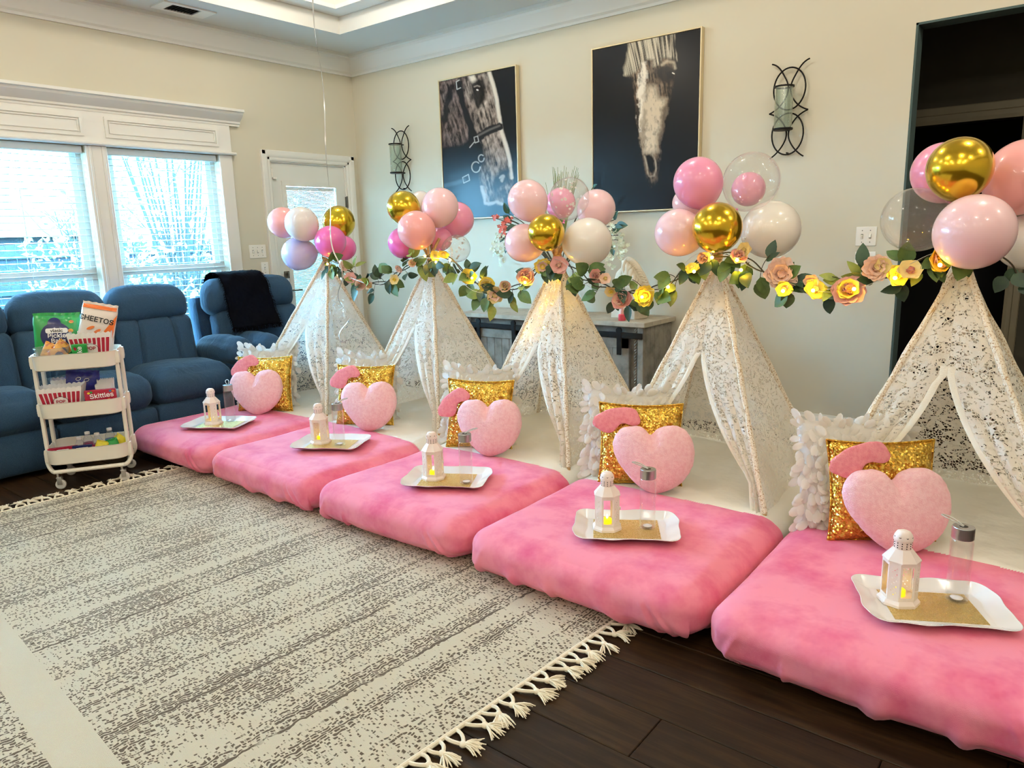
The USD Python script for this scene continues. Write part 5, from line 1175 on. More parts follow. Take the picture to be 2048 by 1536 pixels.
# ------------------------------------------------------------------ lace tents over the pillow ends
XB = [-4.90, -3.90, -2.91, -1.905, -0.872, 0.17]
AX = [(-4.31, 3.31), (-3.32, 3.36), (-2.325, 3.34), (-1.395, 3.31), (-0.41, 3.29)]
AZ = 1.235
FLy = [2.75, 3.00, 3.05, 2.95, 2.76]; FRy = [2.90, 2.97, 2.85, 2.78, 2.72]
BRy = [3.82, 3.90, 3.86, 3.70, 3.85]; BLy = [3.85, 3.85, 3.85, 3.90, 3.80]
LAB_TENT = ["white lace teepee tent " + s for s in ("farthest left, beside the sofa and back door", "second from left, under the salmon front balloon", "in the middle, lit from inside by yellow fairy lights", "second from right, under the front gold balloon", "nearest, at the right edge by the dark doorway")]
LC, HEM, SLV = MATS["lace_cream"], MATS["hem_white"], MATS["sleeve_lace"]
def lerp(a, b, t): return a + (b - a) * t
for i in range(5):
    t = thing("lace_tent", LAB_TENT[i], "teepee tent")
    A = np.array([*AX[i], AZ])
    o = 0.022
    B = {"FL": np.array([XB[i] + (o if i < 4 else -0.012), FLy[i], 0.012]), "FR": np.array([XB[i + 1] - o, FRy[i], 0.012]), "BR": np.array([XB[i + 1] - o, BRy[i], 0.012]), "BL": np.array([XB[i] + o, BLy[i], 0.012])}
    nn = {}
    for k, (q, b) in enumerate(B.items()):
        d = (A - b) / np.linalg.norm(A - b); side = np.cross(d, [0, 0, 1.0]); side /= np.linalg.norm(side)
        Ak = A + side * 0.012; nn[q] = Ak
        obj("pole", tube([b, Ak, Ak + d * 0.14], 0.0095, 8), MATS["pole_wood"], t)
        s = np.linspace(0.16, 0.985, 30); P = b + (Ak - b) * s[:, None]
        wob = 0.0015 * np.sin(s * 46 + k * 2 + i)
        obj("sleeve", tube(P + side * wob[:, None], 0.0125 + 0.002 * np.sin(s * 31 + i), 8), SLV, t, label="lace sleeve along the pole")
    def panel(name, P, sag, seed):
        """P: grid (n_down, n_across, 3), first row at the top; folds pushed along the normal"""
        m = sheet(P); nr = np.array(m.vertex_normals).reshape(P.shape)
        n0, n1 = P.shape[:2]; a = np.linspace(0, 1, n0)[:, None]; b = np.linspace(0, 1, n1)[None]
        f = sag * np.sin(np.pi * b) * np.sin(np.pi * a ** 0.8) + 0.007 * a * np.sin(b * (13 + seed % 4) + seed + 1.5 * a) * np.sin(np.pi * b) ** 0.5
        Q = P + nr * f[..., None]
        du = np.linalg.norm(np.diff(P, axis=1), axis=2); U = np.concatenate([np.zeros((n0, 1)), np.cumsum(du, 1)], 1); U -= U[:, -1:] / 2
        dv = np.linalg.norm(np.diff(P, axis=0), axis=2).mean(1); Vv = np.r_[0, np.cumsum(dv)][:, None] + np.zeros((1, n1))
        uv = np.stack([U + seed * 0.37, -Vv + seed * 0.21], -1).reshape(-1, 2)
        return obj(name, sheet(Q), LC, t, smooth=True, uv=uv)
    s = np.linspace(0.02, 0.86, 26)[:, None]; w = np.linspace(0, 1, 22)
    def tri(q0, q1, s_=s): 
        a = nn[q0] + (B[q0] - nn[q0]) * s_; b = nn[q1] + (B[q1] - nn[q1]) * s_
        return a[:, None] + (b - a)[:, None] * w[None, :, None]
    cen = np.mean([B[k] for k in B], 0)
    def inward(P):   # orient so +normal points inside
        m = sheet(P); c = P.reshape(-1, 3).mean(0); return 1.0 if np.dot(np.array(m.face_normals).mean(0), cen + [0, 0, 0.4] - c) > 0 else -1.0
    for nm, q0, q1, sd in (("side_panel", "FL", "BL", 1), ("side_panel", "BR", "FR", 2), ("back_panel", "BL", "BR", 3)):
        sm = np.linspace(0.02, 0.83, 26)[:, None] if nm == "back_panel" else np.linspace(0.02, 0.90, 26)[:, None]
        P = tri(q0, q1, sm); panel(nm, P, 0.03 * inward(P), sd + i * 5)
    # front: closed at the top, two flaps drawn back to the poles below
    s0 = [0.40, 0.37, 0.40, 0.36, 0.35][i]; s1 = 0.78
    ss = np.linspace(0.02, 0.92, 34)
    for q, sg_ in (("FL", -1), ("FR", 1)):
        rows, hem = [], []
        for sv in ss:
            pole = nn[q] + (B[q] - nn[q]) * sv
            mid = A + ((B["FL"] + B["FR"]) / 2 - A) * sv
            k = 1.0 if sv <= s0 else max(1 - (sv - s0) / (s1 - s0), 0.0) ** 0.85
            kk = max(k, 0.10 + 0.05 * np.sin(sv * 9))
            if sv > s0: kk = kk * (0.93 if q == "FL" else 1.0)
            inner = pole + (mid - pole) * kk
            rows.append(pole + (inner - pole) * w[:, None]); hem.append(inner)
        P = np.array(rows)
        # drawn-back cloth bunches into folds
        bunch = np.clip((ss - s0) / (s1 - s0), 0, 1)[:, None]
        out = np.array([0, -1, 0.3]); P = P + out * (0.022 * bunch * np.sin(w[None] * 17) * np.sin(np.pi * w[None]))[..., None]
        panel("front_flap", P, -0.01 * inward(P), 4 + i * 5 + (sg_ > 0))
        H = np.array(hem)[ss >= s0 - 0.03]; side = np.array([sg_ * 1.0, 0.0, 0.0])
        hp_ = np.stack([H + [0, -0.004, 0], H + side * 0.012 + [0, -0.007, 0], H + side * 0.026 + [0, -0.004, 0]], 1)
        obj("flap_hem", J(sheet(hp_), tm((hp_ + [0, 0.0025, 0]).reshape(-1, 3), sheet(hp_).faces[:, ::-1])), HEM, t, smooth=True)
    obj("tie_cord", J(*[tube(np.c_[A[0] + 0.022 * np.cos(np.linspace(0, 6.3, 20)), A[1] + 0.022 * np.sin(np.linspace(0, 6.3, 20)), np.full(20, AZ + 0.008 * k)], 0.004, 6) for k in range(3)]), MATS["pole_wood"], t)

# ------------------------------------------------------------------ balloons, tied in a bunch on each tent
def balloon_mesh(r, stretch=1.06):
    a = np.linspace(0, np.pi, 34); z = -np.cos(a); x = np.sin(a)
    low = np.clip(-z, 0, 1); x = x * (1 - 0.16 * low ** 3); z = np.where(z < 0, z * (stretch + 0.10), z * 1.0)
    m = lathe(np.c_[x * r, z * r], 44); m.merge_vertices(digits_vertex=6); return m
CL = ["leftmost tent", "second tent from left", "middle tent", "second tent from right", "nearest right tent"]
# (px, py, radius px, depth offset, kind, words)
BAL = [
 [(556+10, 445, 31, .02, "salmon", "salmon pink balloon at the left end on the"), (603, 447, 34, -.14, "pearl", "pearly white balloon in front on the"), (620, 405, 33, .10, "haze", "clear balloon at the top on the"), (678, 444, 33, .06, "gold", "shiny gold balloon at the right on the"), (661, 483, 32, -.15, "hotpink", "hot pink balloon at the lower front on the"), (597, 508, 34, .0, "lavender", "lavender white balloon at the lower left on the"), (688, 496, 25, .06, "hotpink", "hot pink balloon peeping out behind the others on the")],
 [(807, 415, 34, .0, "gold", "shiny gold balloon at the upper left on the"), (880, 413, 38, -.05, "blush", "large pale pink balloon on top on the"), (913, 439, 36, .12, "pink", "rose pink balloon at the right on the"), (833, 460, 39, -.16, "salmon", "salmon balloon in front on the"), (807, 486, 32, .05, "hotpink", "magenta balloon low on the left on the"), (881, 478, 24, .08, "pink", "small rose pink balloon low in the middle of the"), (914, 497, 28, .02, "confetti", "clear confetti balloon low on the right on the"), (842, 408, 26, .17, "pearl", "off white balloon peeping out behind the top of the")],
 [(1055, 400, 41, -.02, "blush", "pale pink balloon at the upper left on the"), (1121, 406, 31, .22, "pink", "rose pink balloon seen through the clear one on the"), (1139, 395, 41, .0, "confetti", "clear confetti balloon at the top on the"), (1193, 417, 39, .10, "blush", "pale pink balloon at the upper right on the"), (1047, 486, 39, -.02, "salmonlight", "pale pink balloon at the lower left on the"), (1092, 465, 38, -.17, "gold", "shiny gold balloon in front on the"), (1176, 484, 49, -.10, "white", "large ivory balloon at the lower right on the")],
 [(1396, 364, 50, -.02, "pink", "bright pink balloon at the top left on the"), (1503, 361, 57, .0, "clear", "large clear balloon at the top right of the"), (1497, 378, 34, .26, "pink", "bright pink balloon seen through the clear one on the"), (1543, 459, 58, .10, "white", "large ivory balloon at the lower right on the"), (1434, 455, 51, -.18, "gold", "shiny gold balloon in front on the"), (1356, 465, 48, -.04, "blush", "pale pink balloon at the lower left on the"), (1374, 406, 30, .16, "salmonlight", "pale pink balloon half hidden at the left of the")],
 [(1884, 344, 59, .14, "pink", "bright pink balloon behind at the left of those on the"), (1919, 336, 62, -.12, "gold", "shiny gold balloon at the top on the"), (2044, 342, 60, .16, "pink", "bright pink balloon behind the salmon one at the right edge on the"), (2050, 352, 74, -.07, "salmon", "large salmon balloon at the right on the"), (1829, 439, 64, .0, "clear", "large clear balloon at the lower left on the"), (1948, 464, 76, -.20, "blushpale", "large pale pink balloon in front on the"), (2056, 484, 56, .04, "white", "ivory balloon low at the right edge on the")],
]
KIND = {"salmonlight": "latex_blush", "blushpale": "latex_blush", "haze": "latex_haze", "clear": "latex_clear", "confetti": "latex_clear"}
ball = []
for i in range(5):
    A = np.array([*AX[i], AZ + 0.05]); base = depth_of(A)
    for (px, py, rp, dd, kind, words) in BAL[i]:
        dv = ray(px, py); p = C + dv * (base + dd); r = rp * (base + dd) / F
        ball.append([p, r, A, kind, words + " " + CL[i]])
# relax so that neighbours only touch: push apart along the line of sight first
P = np.array([b[0] for b in ball]); Rr = np.array([b[1] for b in ball]); P0 = P.copy()
for _ in range(80):
    for a in range(len(P)):
        for b in range(a + 1, len(P)):
            d = P[b] - P[a]; L = np.linalg.norm(d); need = (Rr[a] + Rr[b]) * 0.985
            if L < need:
                va, vb = (P[a] - C) / np.linalg.norm(P[a] - C), (P[b] - C) / np.linalg.norm(P[b] - C)
                s = np.sign((P[b] - C) @ vb - (P[a] - C) @ va) or 1.0
                push = (need - L) * 0.28
                P[a] -= va * push * s; P[b] += vb * push * s
for k, (p, r, A, kind, words) in enumerate(ball):
    q = P[k]; r = r * np.linalg.norm(q - C) / np.linalg.norm(P0[k] - C) * 0.97
    axis = q - A; axis /= np.linalg.norm(axis)
    T4 = aim(axis, (0, 1, 0.1)); Rr_ = np.eye(4); Rr_[:3, 2], Rr_[:3, 0], Rr_[:3, 1] = T4[:3, 0], T4[:3, 1], T4[:3, 2]; Rr_[:3, 3] = q
    if np.linalg.det(Rr_[:3, :3]) < 0: Rr_[:3, 0] *= -1
    m_ = MATS[KIND.get(kind, "latex_" + kind)]
    t = thing("balloon", words, "balloon", Rr_)
    obj("skin", balloon_mesh(r), m_, t, smooth=True)
    zb = -r * 1.16
    obj("knot", lathe([(0.004, zb + 0.003), (0.0055, zb - 0.004), (0.003, zb - 0.008), (0.009, zb - 0.016), (0.006, zb - 0.017), (0, zb - 0.012)], 12), MATS["latex_hotpink"] if kind in ("clear", "confetti", "haze") else m_, t)
    if kind == "confetti":
        g = np.random.default_rng(k); ds = []
        for _ in range(34):
            d = g.normal(size=3); d[2] = d[2] * 0.7 - 0.2; d /= np.linalg.norm(d); c = d * r * 0.965
            dk = trimesh.creation.cylinder(0.007, 0.0006, sections=10); T5 = aim(d); T6 = np.eye(4); T6[:3, 2], T6[:3, 0], T6[:3, 1] = T5[:3, 0], T5[:3, 1], T5[:3, 2]; T6[:3, 3] = c; ds.append(xf(dk, T6))
        obj("confetti", J(*ds), MATS["confetti_pink"] if i == 1 or len(words) % 2 else MATS["confetti_white"], t, smooth=False, kind="stuff")

# ------------------------------------------------------------------ garland of leaves and flowers, with fairy lights
GP = [(652, 516), (676, 524), (706, 548), (735, 566), (772, 562), (806, 540), (846, 516), (880, 510), (912, 528), (946, 562), (985, 582), (1030, 575), (1062, 552), (1096, 524), (1124, 524), (1152, 544), (1190, 566), (1222, 578), (1262, 584), (1302, 580), (1345, 560), (1385, 530), (1428, 510), (1470, 512), (1512, 532), (1552, 556), (1596, 574), (1640, 580), (1690, 574), (1740, 560), (1796, 544), (1846, 524), (1900, 500), (1945, 505)]
def gdepth(px):   # the swags hang in front of the tents: apex depth at each tent, a little nearer
    xs = [depth_of([*a, AZ]) for a in AX]; pxs = [652, 862, 1110, 1432, 1945]
    return np.interp(px, pxs, xs) - 0.13
def GV(px, py, dz=0.0): return C + ray(px, py) * (gdepth(px) + dz)
gl = thing("flower_garland", "green leaf garland with blush and yellow flowers swagged across the tops of the lace tents", "garland")
vine = spline([GV(*p) for p in GP], 260)
g = np.random.default_rng(31)
for ph in (0, 2.4):
    k = np.arange(260); w_ = np.c_[0.010 * np.sin(k * 0.32 + ph), 0.010 * np.cos(k * 0.27 + ph), 0.010 * np.sin(k * 0.41 + ph)]
    obj("vine", tube(vine + w_, 0.0032, 6), MATS["vine_brown"], gl)
cum = np.r_[0, np.cumsum(np.linalg.norm(np.diff(vine, axis=0), axis=1))]; TOT = cum[-1]
def at_px(px):
    pp = np.array([1024 + F * ((R.T @ (v - C))[0]) / (R.T @ (v - C))[1] for v in vine]); return int(np.argmin(np.abs(pp - px)))
leafn = 0
def round_leaf(L, W): return leaf_mesh(L, W, 0.12, 0.10, 6)
for k in range(96):
    u = (k + g.uniform(0, 1)) / 96; j = min(int(u * 259), 258); base = vine[j]; tdir = vine[j + 1] - vine[j]; tdir /= np.linalg.norm(tdir)
    kind = g.choice(3, p=[0.5, 0.32, 0.18])
    m_ = MATS[["leaf_dark", "leaf_mid", "leaf_lime"][kind]]
    a = g.uniform(0, 2 * np.pi); side = np.cross(tdir, [0, 1.0, 0]); side /= np.linalg.norm(side)
    dirn = side * np.sin(a) + np.array([0, -0.45, 0]) * abs(np.cos(a)) + tdir * g.uniform(-0.6, 0.6) + np.array([0, 0, -0.25]); dirn /= np.linalg.norm(dirn)
    n_ = 2 if leafn < 236 else 1
    tip = base + dirn * g.uniform(0.03, 0.085)
    obj("leaf_stem", tube(spline([base, base * 0.5 + tip * 0.5 + [0, 0, 0.008], tip], 6), 0.0016, 4), MATS["vine_brown"], gl)
    for q in range(n_ + (g.random() < 0.35)):
        L = g.uniform(0.066, 0.098); W = L * (g.uniform(0.26, 0.34) if kind != 1 else g.uniform(0.36, 0.44))
        d2 = dirn + g.normal(size=3) * 0.55; d2 /= np.linalg.norm(d2)
        nrm = np.array([g.normal() * 0.35 + 0.35, -1.0, g.normal() * 0.35 + 0.35])
        obj("leaf", put(leaf_mesh(L, W), base + (tip - base) * (0.55 + 0.45 * q / 2), d2, nrm), m_, gl, smooth=True); leafn += 1
def petal_cup(L, W, cup, n=5):
    t = np.linspace(0, 1, n + 1); s = np.linspace(-1, 1, 5)
    wv = W * np.sqrt(np.clip(1 - ((t - 0.58) / 0.44) ** 2, 0.03, 1)) * np.clip(t * 2.2 + 0.12, 0, 1)
    Tt, Ss = np.meshgrid(t, s, indexing="ij"); X = L * Tt * (1 - 0.06 * Ss ** 2); Y = wv[:, None] * Ss; Z = cup * L * Tt ** 1.6 + 0.35 * wv[:, None] * Ss ** 2
    return sheet(np.stack([X, Y, Z], -1))
def flower(c, n, r, mats, layers, seed, stamen=True):
    """flower head facing n at c: whorls of petals, each petal a sub-part"""
    g = np.random.default_rng(seed)
    T0 = aim(n, (0, 0, 1)); B3 = np.eye(4); B3[:3, 2], B3[:3, 0], B3[:3, 1] = T0[:3, 0], T0[:3, 1], T0[:3, 2]; B3[:3, 3] = c
    fl_ = obj("flower", xf(lathe([(0, -0.25 * r), (0.18 * r, -0.12 * r), (0.24 * r, 0.05 * r), (0.16 * r, 0.22 * r), (0, 0.26 * r)], 10), B3), mats[-1], gl)
    for li, (cnt, rad, cup, el) in enumerate(layers):
        for k in range(cnt):
            a = 2 * np.pi * (k + 0.5 * (li % 2)) / cnt + g.uniform(-0.15, 0.15)
            m = petal_cup(rad * r * g.uniform(0.9, 1.08), rad * r * min(2.7 / cnt + 0.22, 0.62), cup)
            E = trimesh.transformations.rotation_matrix(a, [0, 0, 1]) @ trimesh.transformations.rotation_matrix(-el + g.uniform(-0.12, 0.12), [0, 1, 0])
            obj("petal", xf(m, B3 @ E), mats[min(li, len(mats) - 1)], fl_, smooth=True)
PEONY = [(8, 1.0, 0.12, 0.12), (7, 0.82, 0.25, 0.5), (6, 0.62, 0.35, 0.85), (4, 0.42, 0.4, 1.15)]
ROSE = [(6, 1.0, 0.25, 0.25), (6, 0.88, 0.4, 0.6), (5, 0.72, 0.5, 0.95), (4, 0.52, 0.5, 1.2)]
LILY = [(6, 1.0, -0.12, 0.5), (5, 0.55, 0.2, 0.95)]
DAISY = [(12, 1.0, 0.05, 0.2), (10, 0.75, 0.12, 0.5), (7, 0.5, 0.2, 0.9)]
bl_, ro_, cr_, ye_ = MATS["petal_blush"], MATS["petal_rose"], MATS["petal_cream"], MATS["petal_yellow"]
FL = [(690, 532, .034, bl_, bl_, LILY), (702, 556, .04, ro_, bl_, LILY), (722, 570, .04, bl_, bl_, ROSE), (742, 574, .03, bl_, cr_, ROSE), (790, 558, .034, cr_, ye_, LILY), (800, 536, .028, bl_, bl_, ROSE), (826, 528, .03, bl_, cr_, ROSE), (872, 512, .034, ye_, cr_, LILY), (888, 505, .036, ye_, cr_, LILY),
      (938, 552, .048, ye_, cr_, LILY), (974, 572, .048, ye_, cr_, ROSE), (992, 588, .05, cr_, bl_, DAISY), (1010, 572, .034, bl_, cr_, ROSE), (1052, 556, .052, bl_, ro_, ROSE), (1086, 532, .044, ye_, bl_, DAISY), (1118, 530, .05, ro_, bl_, LILY), (1190, 552, .036, ro_, bl_, ROSE), (1210, 558, .03, bl_, cr_, LILY), (1222, 580, .034, cr_, ye_, LILY),
      (1246, 602, .052, ro_, bl_, ROSE), (1288, 590, .050, ye_, ye_, DAISY), (1386, 540, .034, ye_, cr_, LILY), (1408, 512, .034, bl_, bl_, ROSE), (1476, 516, .040, ro_, bl_, ROSE), (1490, 500, .032, cr_, cr_, LILY), (1562, 548, .066, bl_, bl_, DAISY), (1566, 576, .036, ye_, cr_, LILY), (1624, 560, .032, bl_, bl_, LILY), (1628, 582, .046, ye_, cr_, LILY), (1698, 584, .062, ro_, ye_, PEONY), (1752, 536, .050, bl_, bl_, DAISY), (1766, 530, .03, cr_, cr_, LILY),
      (1792, 552, .040, ye_, ye_, LILY), (1820, 545, .044, cr_, ro_, LILY), (1872, 520, .050, ye_, ro_, ROSE)]
for k, (px, py, r, a, b, lay) in enumerate(FL):
    n = np.array([0.45 + g.normal() * 0.25, -0.9, 0.1 + g.normal() * 0.35])
    flower(GV(px, py, -0.045), n / np.linalg.norm(n), r * 1.12, [a, b, a, b], lay, 100 + k)
# hanging sprig at the right edge, past the nearest tent
for (px, py, L) in ((2026, 548, 0.07), (2040, 568, 0.06), (2010, 552, 0.07), (2036, 540, 0.06)):
    p = C + ray(px, py) * (depth_of([*AX[4], AZ]) - 0.05)
    obj("leaf", put(round_leaf(L, L * 0.42), p, (0.5 * g.normal(), -0.3, -0.8), (0.3, -1, 0.2)), MATS["leaf_dark"], gl, smooth=True)
p0 = vine[-1]; pe = [C + ray(px, py) * (depth_of([*AX[4], AZ]) - 0.05) for px, py in ((1990, 508), (2020, 525), (2034, 560))]
obj("vine", tube(spline([p0, *pe], 24), 0.003, 6), MATS["vine_brown"], gl)

fl_ = thing("fairy_lights", "string of warm fairy lights on silver wire woven through the garland and middle tent", "string lights")
k = np.arange(260); w_ = np.c_[0.02 * np.sin(k * 0.19), -0.055 + 0.012 * np.sin(k * 0.13), 0.018 * np.cos(k * 0.23)]
obj("wire", tube(vine + w_, 0.0011, 5), MATS["wire_silver"], fl_)
T3 = AX[2]
drop = spline([GV(1100, 520, 0.02), GV(1092, 560, 0.12), GV(1076, 600, 0.2), GV(1082, 615, 0.2), GV(1066, 665, 0.16), GV(1090, 655, 0.2)], 40)
obj("wire", tube(drop, 0.0011, 5), MATS["wire_silver"], fl_)
BUL = [(655, 528, -.05), (676, 550, -.07), (872, 524, -.06), (850, 512, -.06), (900, 520, -.05), (944, 556, -.09), (960, 560, -.05), (1050, 565, -.11), (1092, 558, .10), (1112, 548, .08), (1080, 612, .18), (1104, 606, .2), (1064, 668, .14), (1088, 655, .2), (1284, 594, -.10), (1336, 574, -.08), (1388, 543, -.09), (1424, 515, -.05), (1474, 520, -.09), (1482, 540, -.02), (1566, 582, -.08), (1626, 581, -.10), (1708, 578, -.11), (1790, 556, -.08), (1880, 530, -.12), (1964, 494, -.06)]
for (px, py, dz) in BUL:
    p = GV(px, py, dz); s_ = trimesh.creation.icosphere(2, 0.0075); s_.apply_translation(p); obj("bulb", s_, MATS["bulb_glow"], fl_, smooth=True)
# ------------------------------------------------------------------ rug with knotted fringe
RA = 4.5
RT = mat4((-2.83, 1.30, 0), -RA)
RW, RD = 3.08, 2.46
rg = thing("area_rug", "cream area rug with broken brown dash stripes and knotted fringe on both short ends", "rug", RT)
m = rbox(RW, RD, 0.012, 0.0055, (60, 50, 2)); m.apply_translation([0, 0, 0.0062]); v = np.array(m.vertices)
m = tm(v, m.faces); obj("pile", m, MATS["rug_pile"], rg, smooth=40)
for s in (-1, 1): obj("binding", J(tube(np.c_[np.full(30, s * (RW / 2 + 0.004)), np.linspace(-RD / 2, RD / 2, 30), np.full(30, 0.0075)], 0.0072, 8)), MATS["fringe_cream"], rg)
g = np.random.default_rng(55)
def tassel(x, y, s, g):
    out = []; k0 = np.array([x + s * g.uniform(0.042, 0.060), y + g.uniform(-0.012, 0.012), 0.011])
    for dy in (-0.021, 0.021):
        a = np.array([x, y + dy, 0.008]); out.append(tube(spline([a, a * 0.5 + k0 * 0.5 + [s * 0.004, dy * 0.3, 0.003], k0], 6), 0.0058, 6))
    kn = trimesh.creation.icosphere(2, 0.011); kn.apply_scale([1.1, 1, 0.8]); kn.apply_translation(k0); out.append(kn)
    th0 = g.uniform(-0.7, 0.7)
    for q in range(20):
        th = th0 + g.uniform(-0.75, 0.75); L = g.uniform(0.045, 0.068); d = np.array([s * np.cos(th), np.sin(th), 0])
        p = [k0 + [0, 0, g.uniform(-0.003, 0.003)], k0 + d * L * 0.5 + [0, 0, g.uniform(-0.003, 0.008)], k0 + d * L + np.array([0, g.uniform(-0.006, 0.006), -0.007 + g.uniform(0, 0.008)])]
        out.append(tube(spline(p, 5), np.array([0.0028, 0.003, 0.003, 0.0026, 0.0015]), 5))
    return J(*out)
for s in (1, -1):
    y = -RD / 2 + 0.03
    while y < RD / 2 - 0.02:
        w_ = RT @ np.array([s * RW / 2, y, 0, 1]); 
        if w_[1] < 2.30: obj("tassel", tassel(s * (RW / 2 + 0.008), y, s, g), MATS["fringe_cream"], rg, smooth=40)
        y += g.uniform(0.058, 0.078)

# ------------------------------------------------------------------ snack cart and what it carries
CT = mat4((-4.588, 1.714, 0), 58.4)
CL_, CW_ = 0.42, 0.31
ct = thing("utility_cart", "white three tier metal utility cart on casters, full of snacks", "cart", CT)
WM = MATS["cart_white"]
def rrect(l, w, r): return sg.box(-l / 2 + r, -w / 2 + r, l / 2 - r, w / 2 - r).buffer(r, quad_segs=10)
def ring_pts(l, w, r, n=72):
    e = rrect(l, w, r).exterior; s = np.linspace(0, e.length, n, endpoint=False); return np.array([e.interpolate(x).coords[0] for x in s])
TIER = [0.231, 0.502, 0.777]
def tub(zr):
    n = 72; d = 0.088
    L_ = [(0.0, -d, -0.030), (0.0, -d, -0.012), (0.0, -d + 0.006, -0.004), (0.0, 0, 0.0), (0.0, 0.003, 0.004), (0, 0.003, -0.001), (0.0, -0.003, -0.002), (0, -d + 0.008, -0.006), (0, -d + 0.002, -0.03)]
    V = []
    for (_, z, o_) in L_:
        V.append(np.c_[ring_pts(CL_ + 2 * o_, CW_ + 2 * o_, 0.06), np.full(n, zr + z)])
    V = np.vstack(V); i = np.arange(len(L_) * n).reshape(-1, n); j = np.roll(i, -1, 1)
    q = np.stack([i[:-1], j[:-1], j[1:], i[1:]], -1).reshape(-1, 4)
    V = np.vstack([V, [[0, 0, zr - d]], [[0, 0, zr - d + 0.002]]])
    f = np.vstack([q[:, [0, 1, 2]], q[:, [0, 2, 3]], np.stack([np.full(n, len(V) - 2), j[0], i[0]], 1), np.stack([np.full(n, len(V) - 1), i[-1], j[-1]], 1)])
    m = tm(V, f); trimesh.repair.fix_normals(m); return m
for z in TIER: obj("tub", tub(z), WM, ct, smooth=40)
for s in (-1, 1):   # upright flat posts at the short ends, and brackets
    for yy in (-0.085, 0.085):
        obj("post", rbox(0.022, 0.034, 0.66, 0.008, (3, 3, 4)) if False else place(rbox(0.022, 0.034, 0.64, 0.009, (3, 3, 4)), s * (CL_ / 2 - 0.002), yy, 0.46), WM, ct)
        for z in TIER: obj("bracket", place(rbox(0.030, 0.044, 0.075, 0.010, (3, 3, 3)), s * (CL_ / 2 + 0.002), yy, z - 0.040), WM, ct)
for s in (-1, 1):   # bent tube feet
    P = [(s * (CL_ / 2), -0.085, 0.2), (s * (CL_ / 2 + 0.004), -0.087, 0.135), (s * (CL_ / 2 - 0.01), -0.10, 0.108), (s * (CL_ / 2 - 0.04), -0.135, 0.103)]
    obj("bent_tube", tube(spline(P, 14), 0.012, 10), WM, ct); obj("bent_tube", tube(spline([(a, -b, c) for a, b, c in P], 14), 0.012, 10), WM, ct)
for yy in (-0.137, 0.137): obj("base_rail", tube([(-CL_ / 2 + 0.03, yy, 0.103), (CL_ / 2 - 0.03, yy, 0.103)], 0.012, 10), WM, ct)
for sx in (-1, 1):
    for sy in (-1, 1):
        p = np.array([sx * (CL_ / 2 - 0.045), sy * 0.137]); c = obj("caster", J(xf(trimesh.creation.cylinder(0.007, 0.03, sections=10), mat4((*p, 0.085))), *[box(p[0] - 0.005, p[0] + 0.02, p[1] + o - 0.0015, p[1] + o + 0.0015, 0.03, 0.072, 0.001) for o in (-0.014, 0.014)], box(p[0] - 0.008, p[0] + 0.02, p[1] - 0.016, p[1] + 0.016, 0.068, 0.074, 0.001)), MATS["steel"], ct)
        obj("wheel", xf(lathe([(0, -0.011), (0.022, -0.011), (0.027, -0.008), (0.0285, 0), (0.027, 0.008), (0.022, 0.011), (0, 0.011)], 28), mat4((p[0] + 0.010, p[1], 0.0287)) @ trimesh.transformations.rotation_matrix(np.pi / 2, [1, 0, 0])), MATS["caster_grey"], c)
def inbox(x, y, z, yaw=0, lean=0, roll=0): return CT @ mat4((x, y, z), yaw, lean, roll)
FL_ = [z - 0.086 for z in TIER]

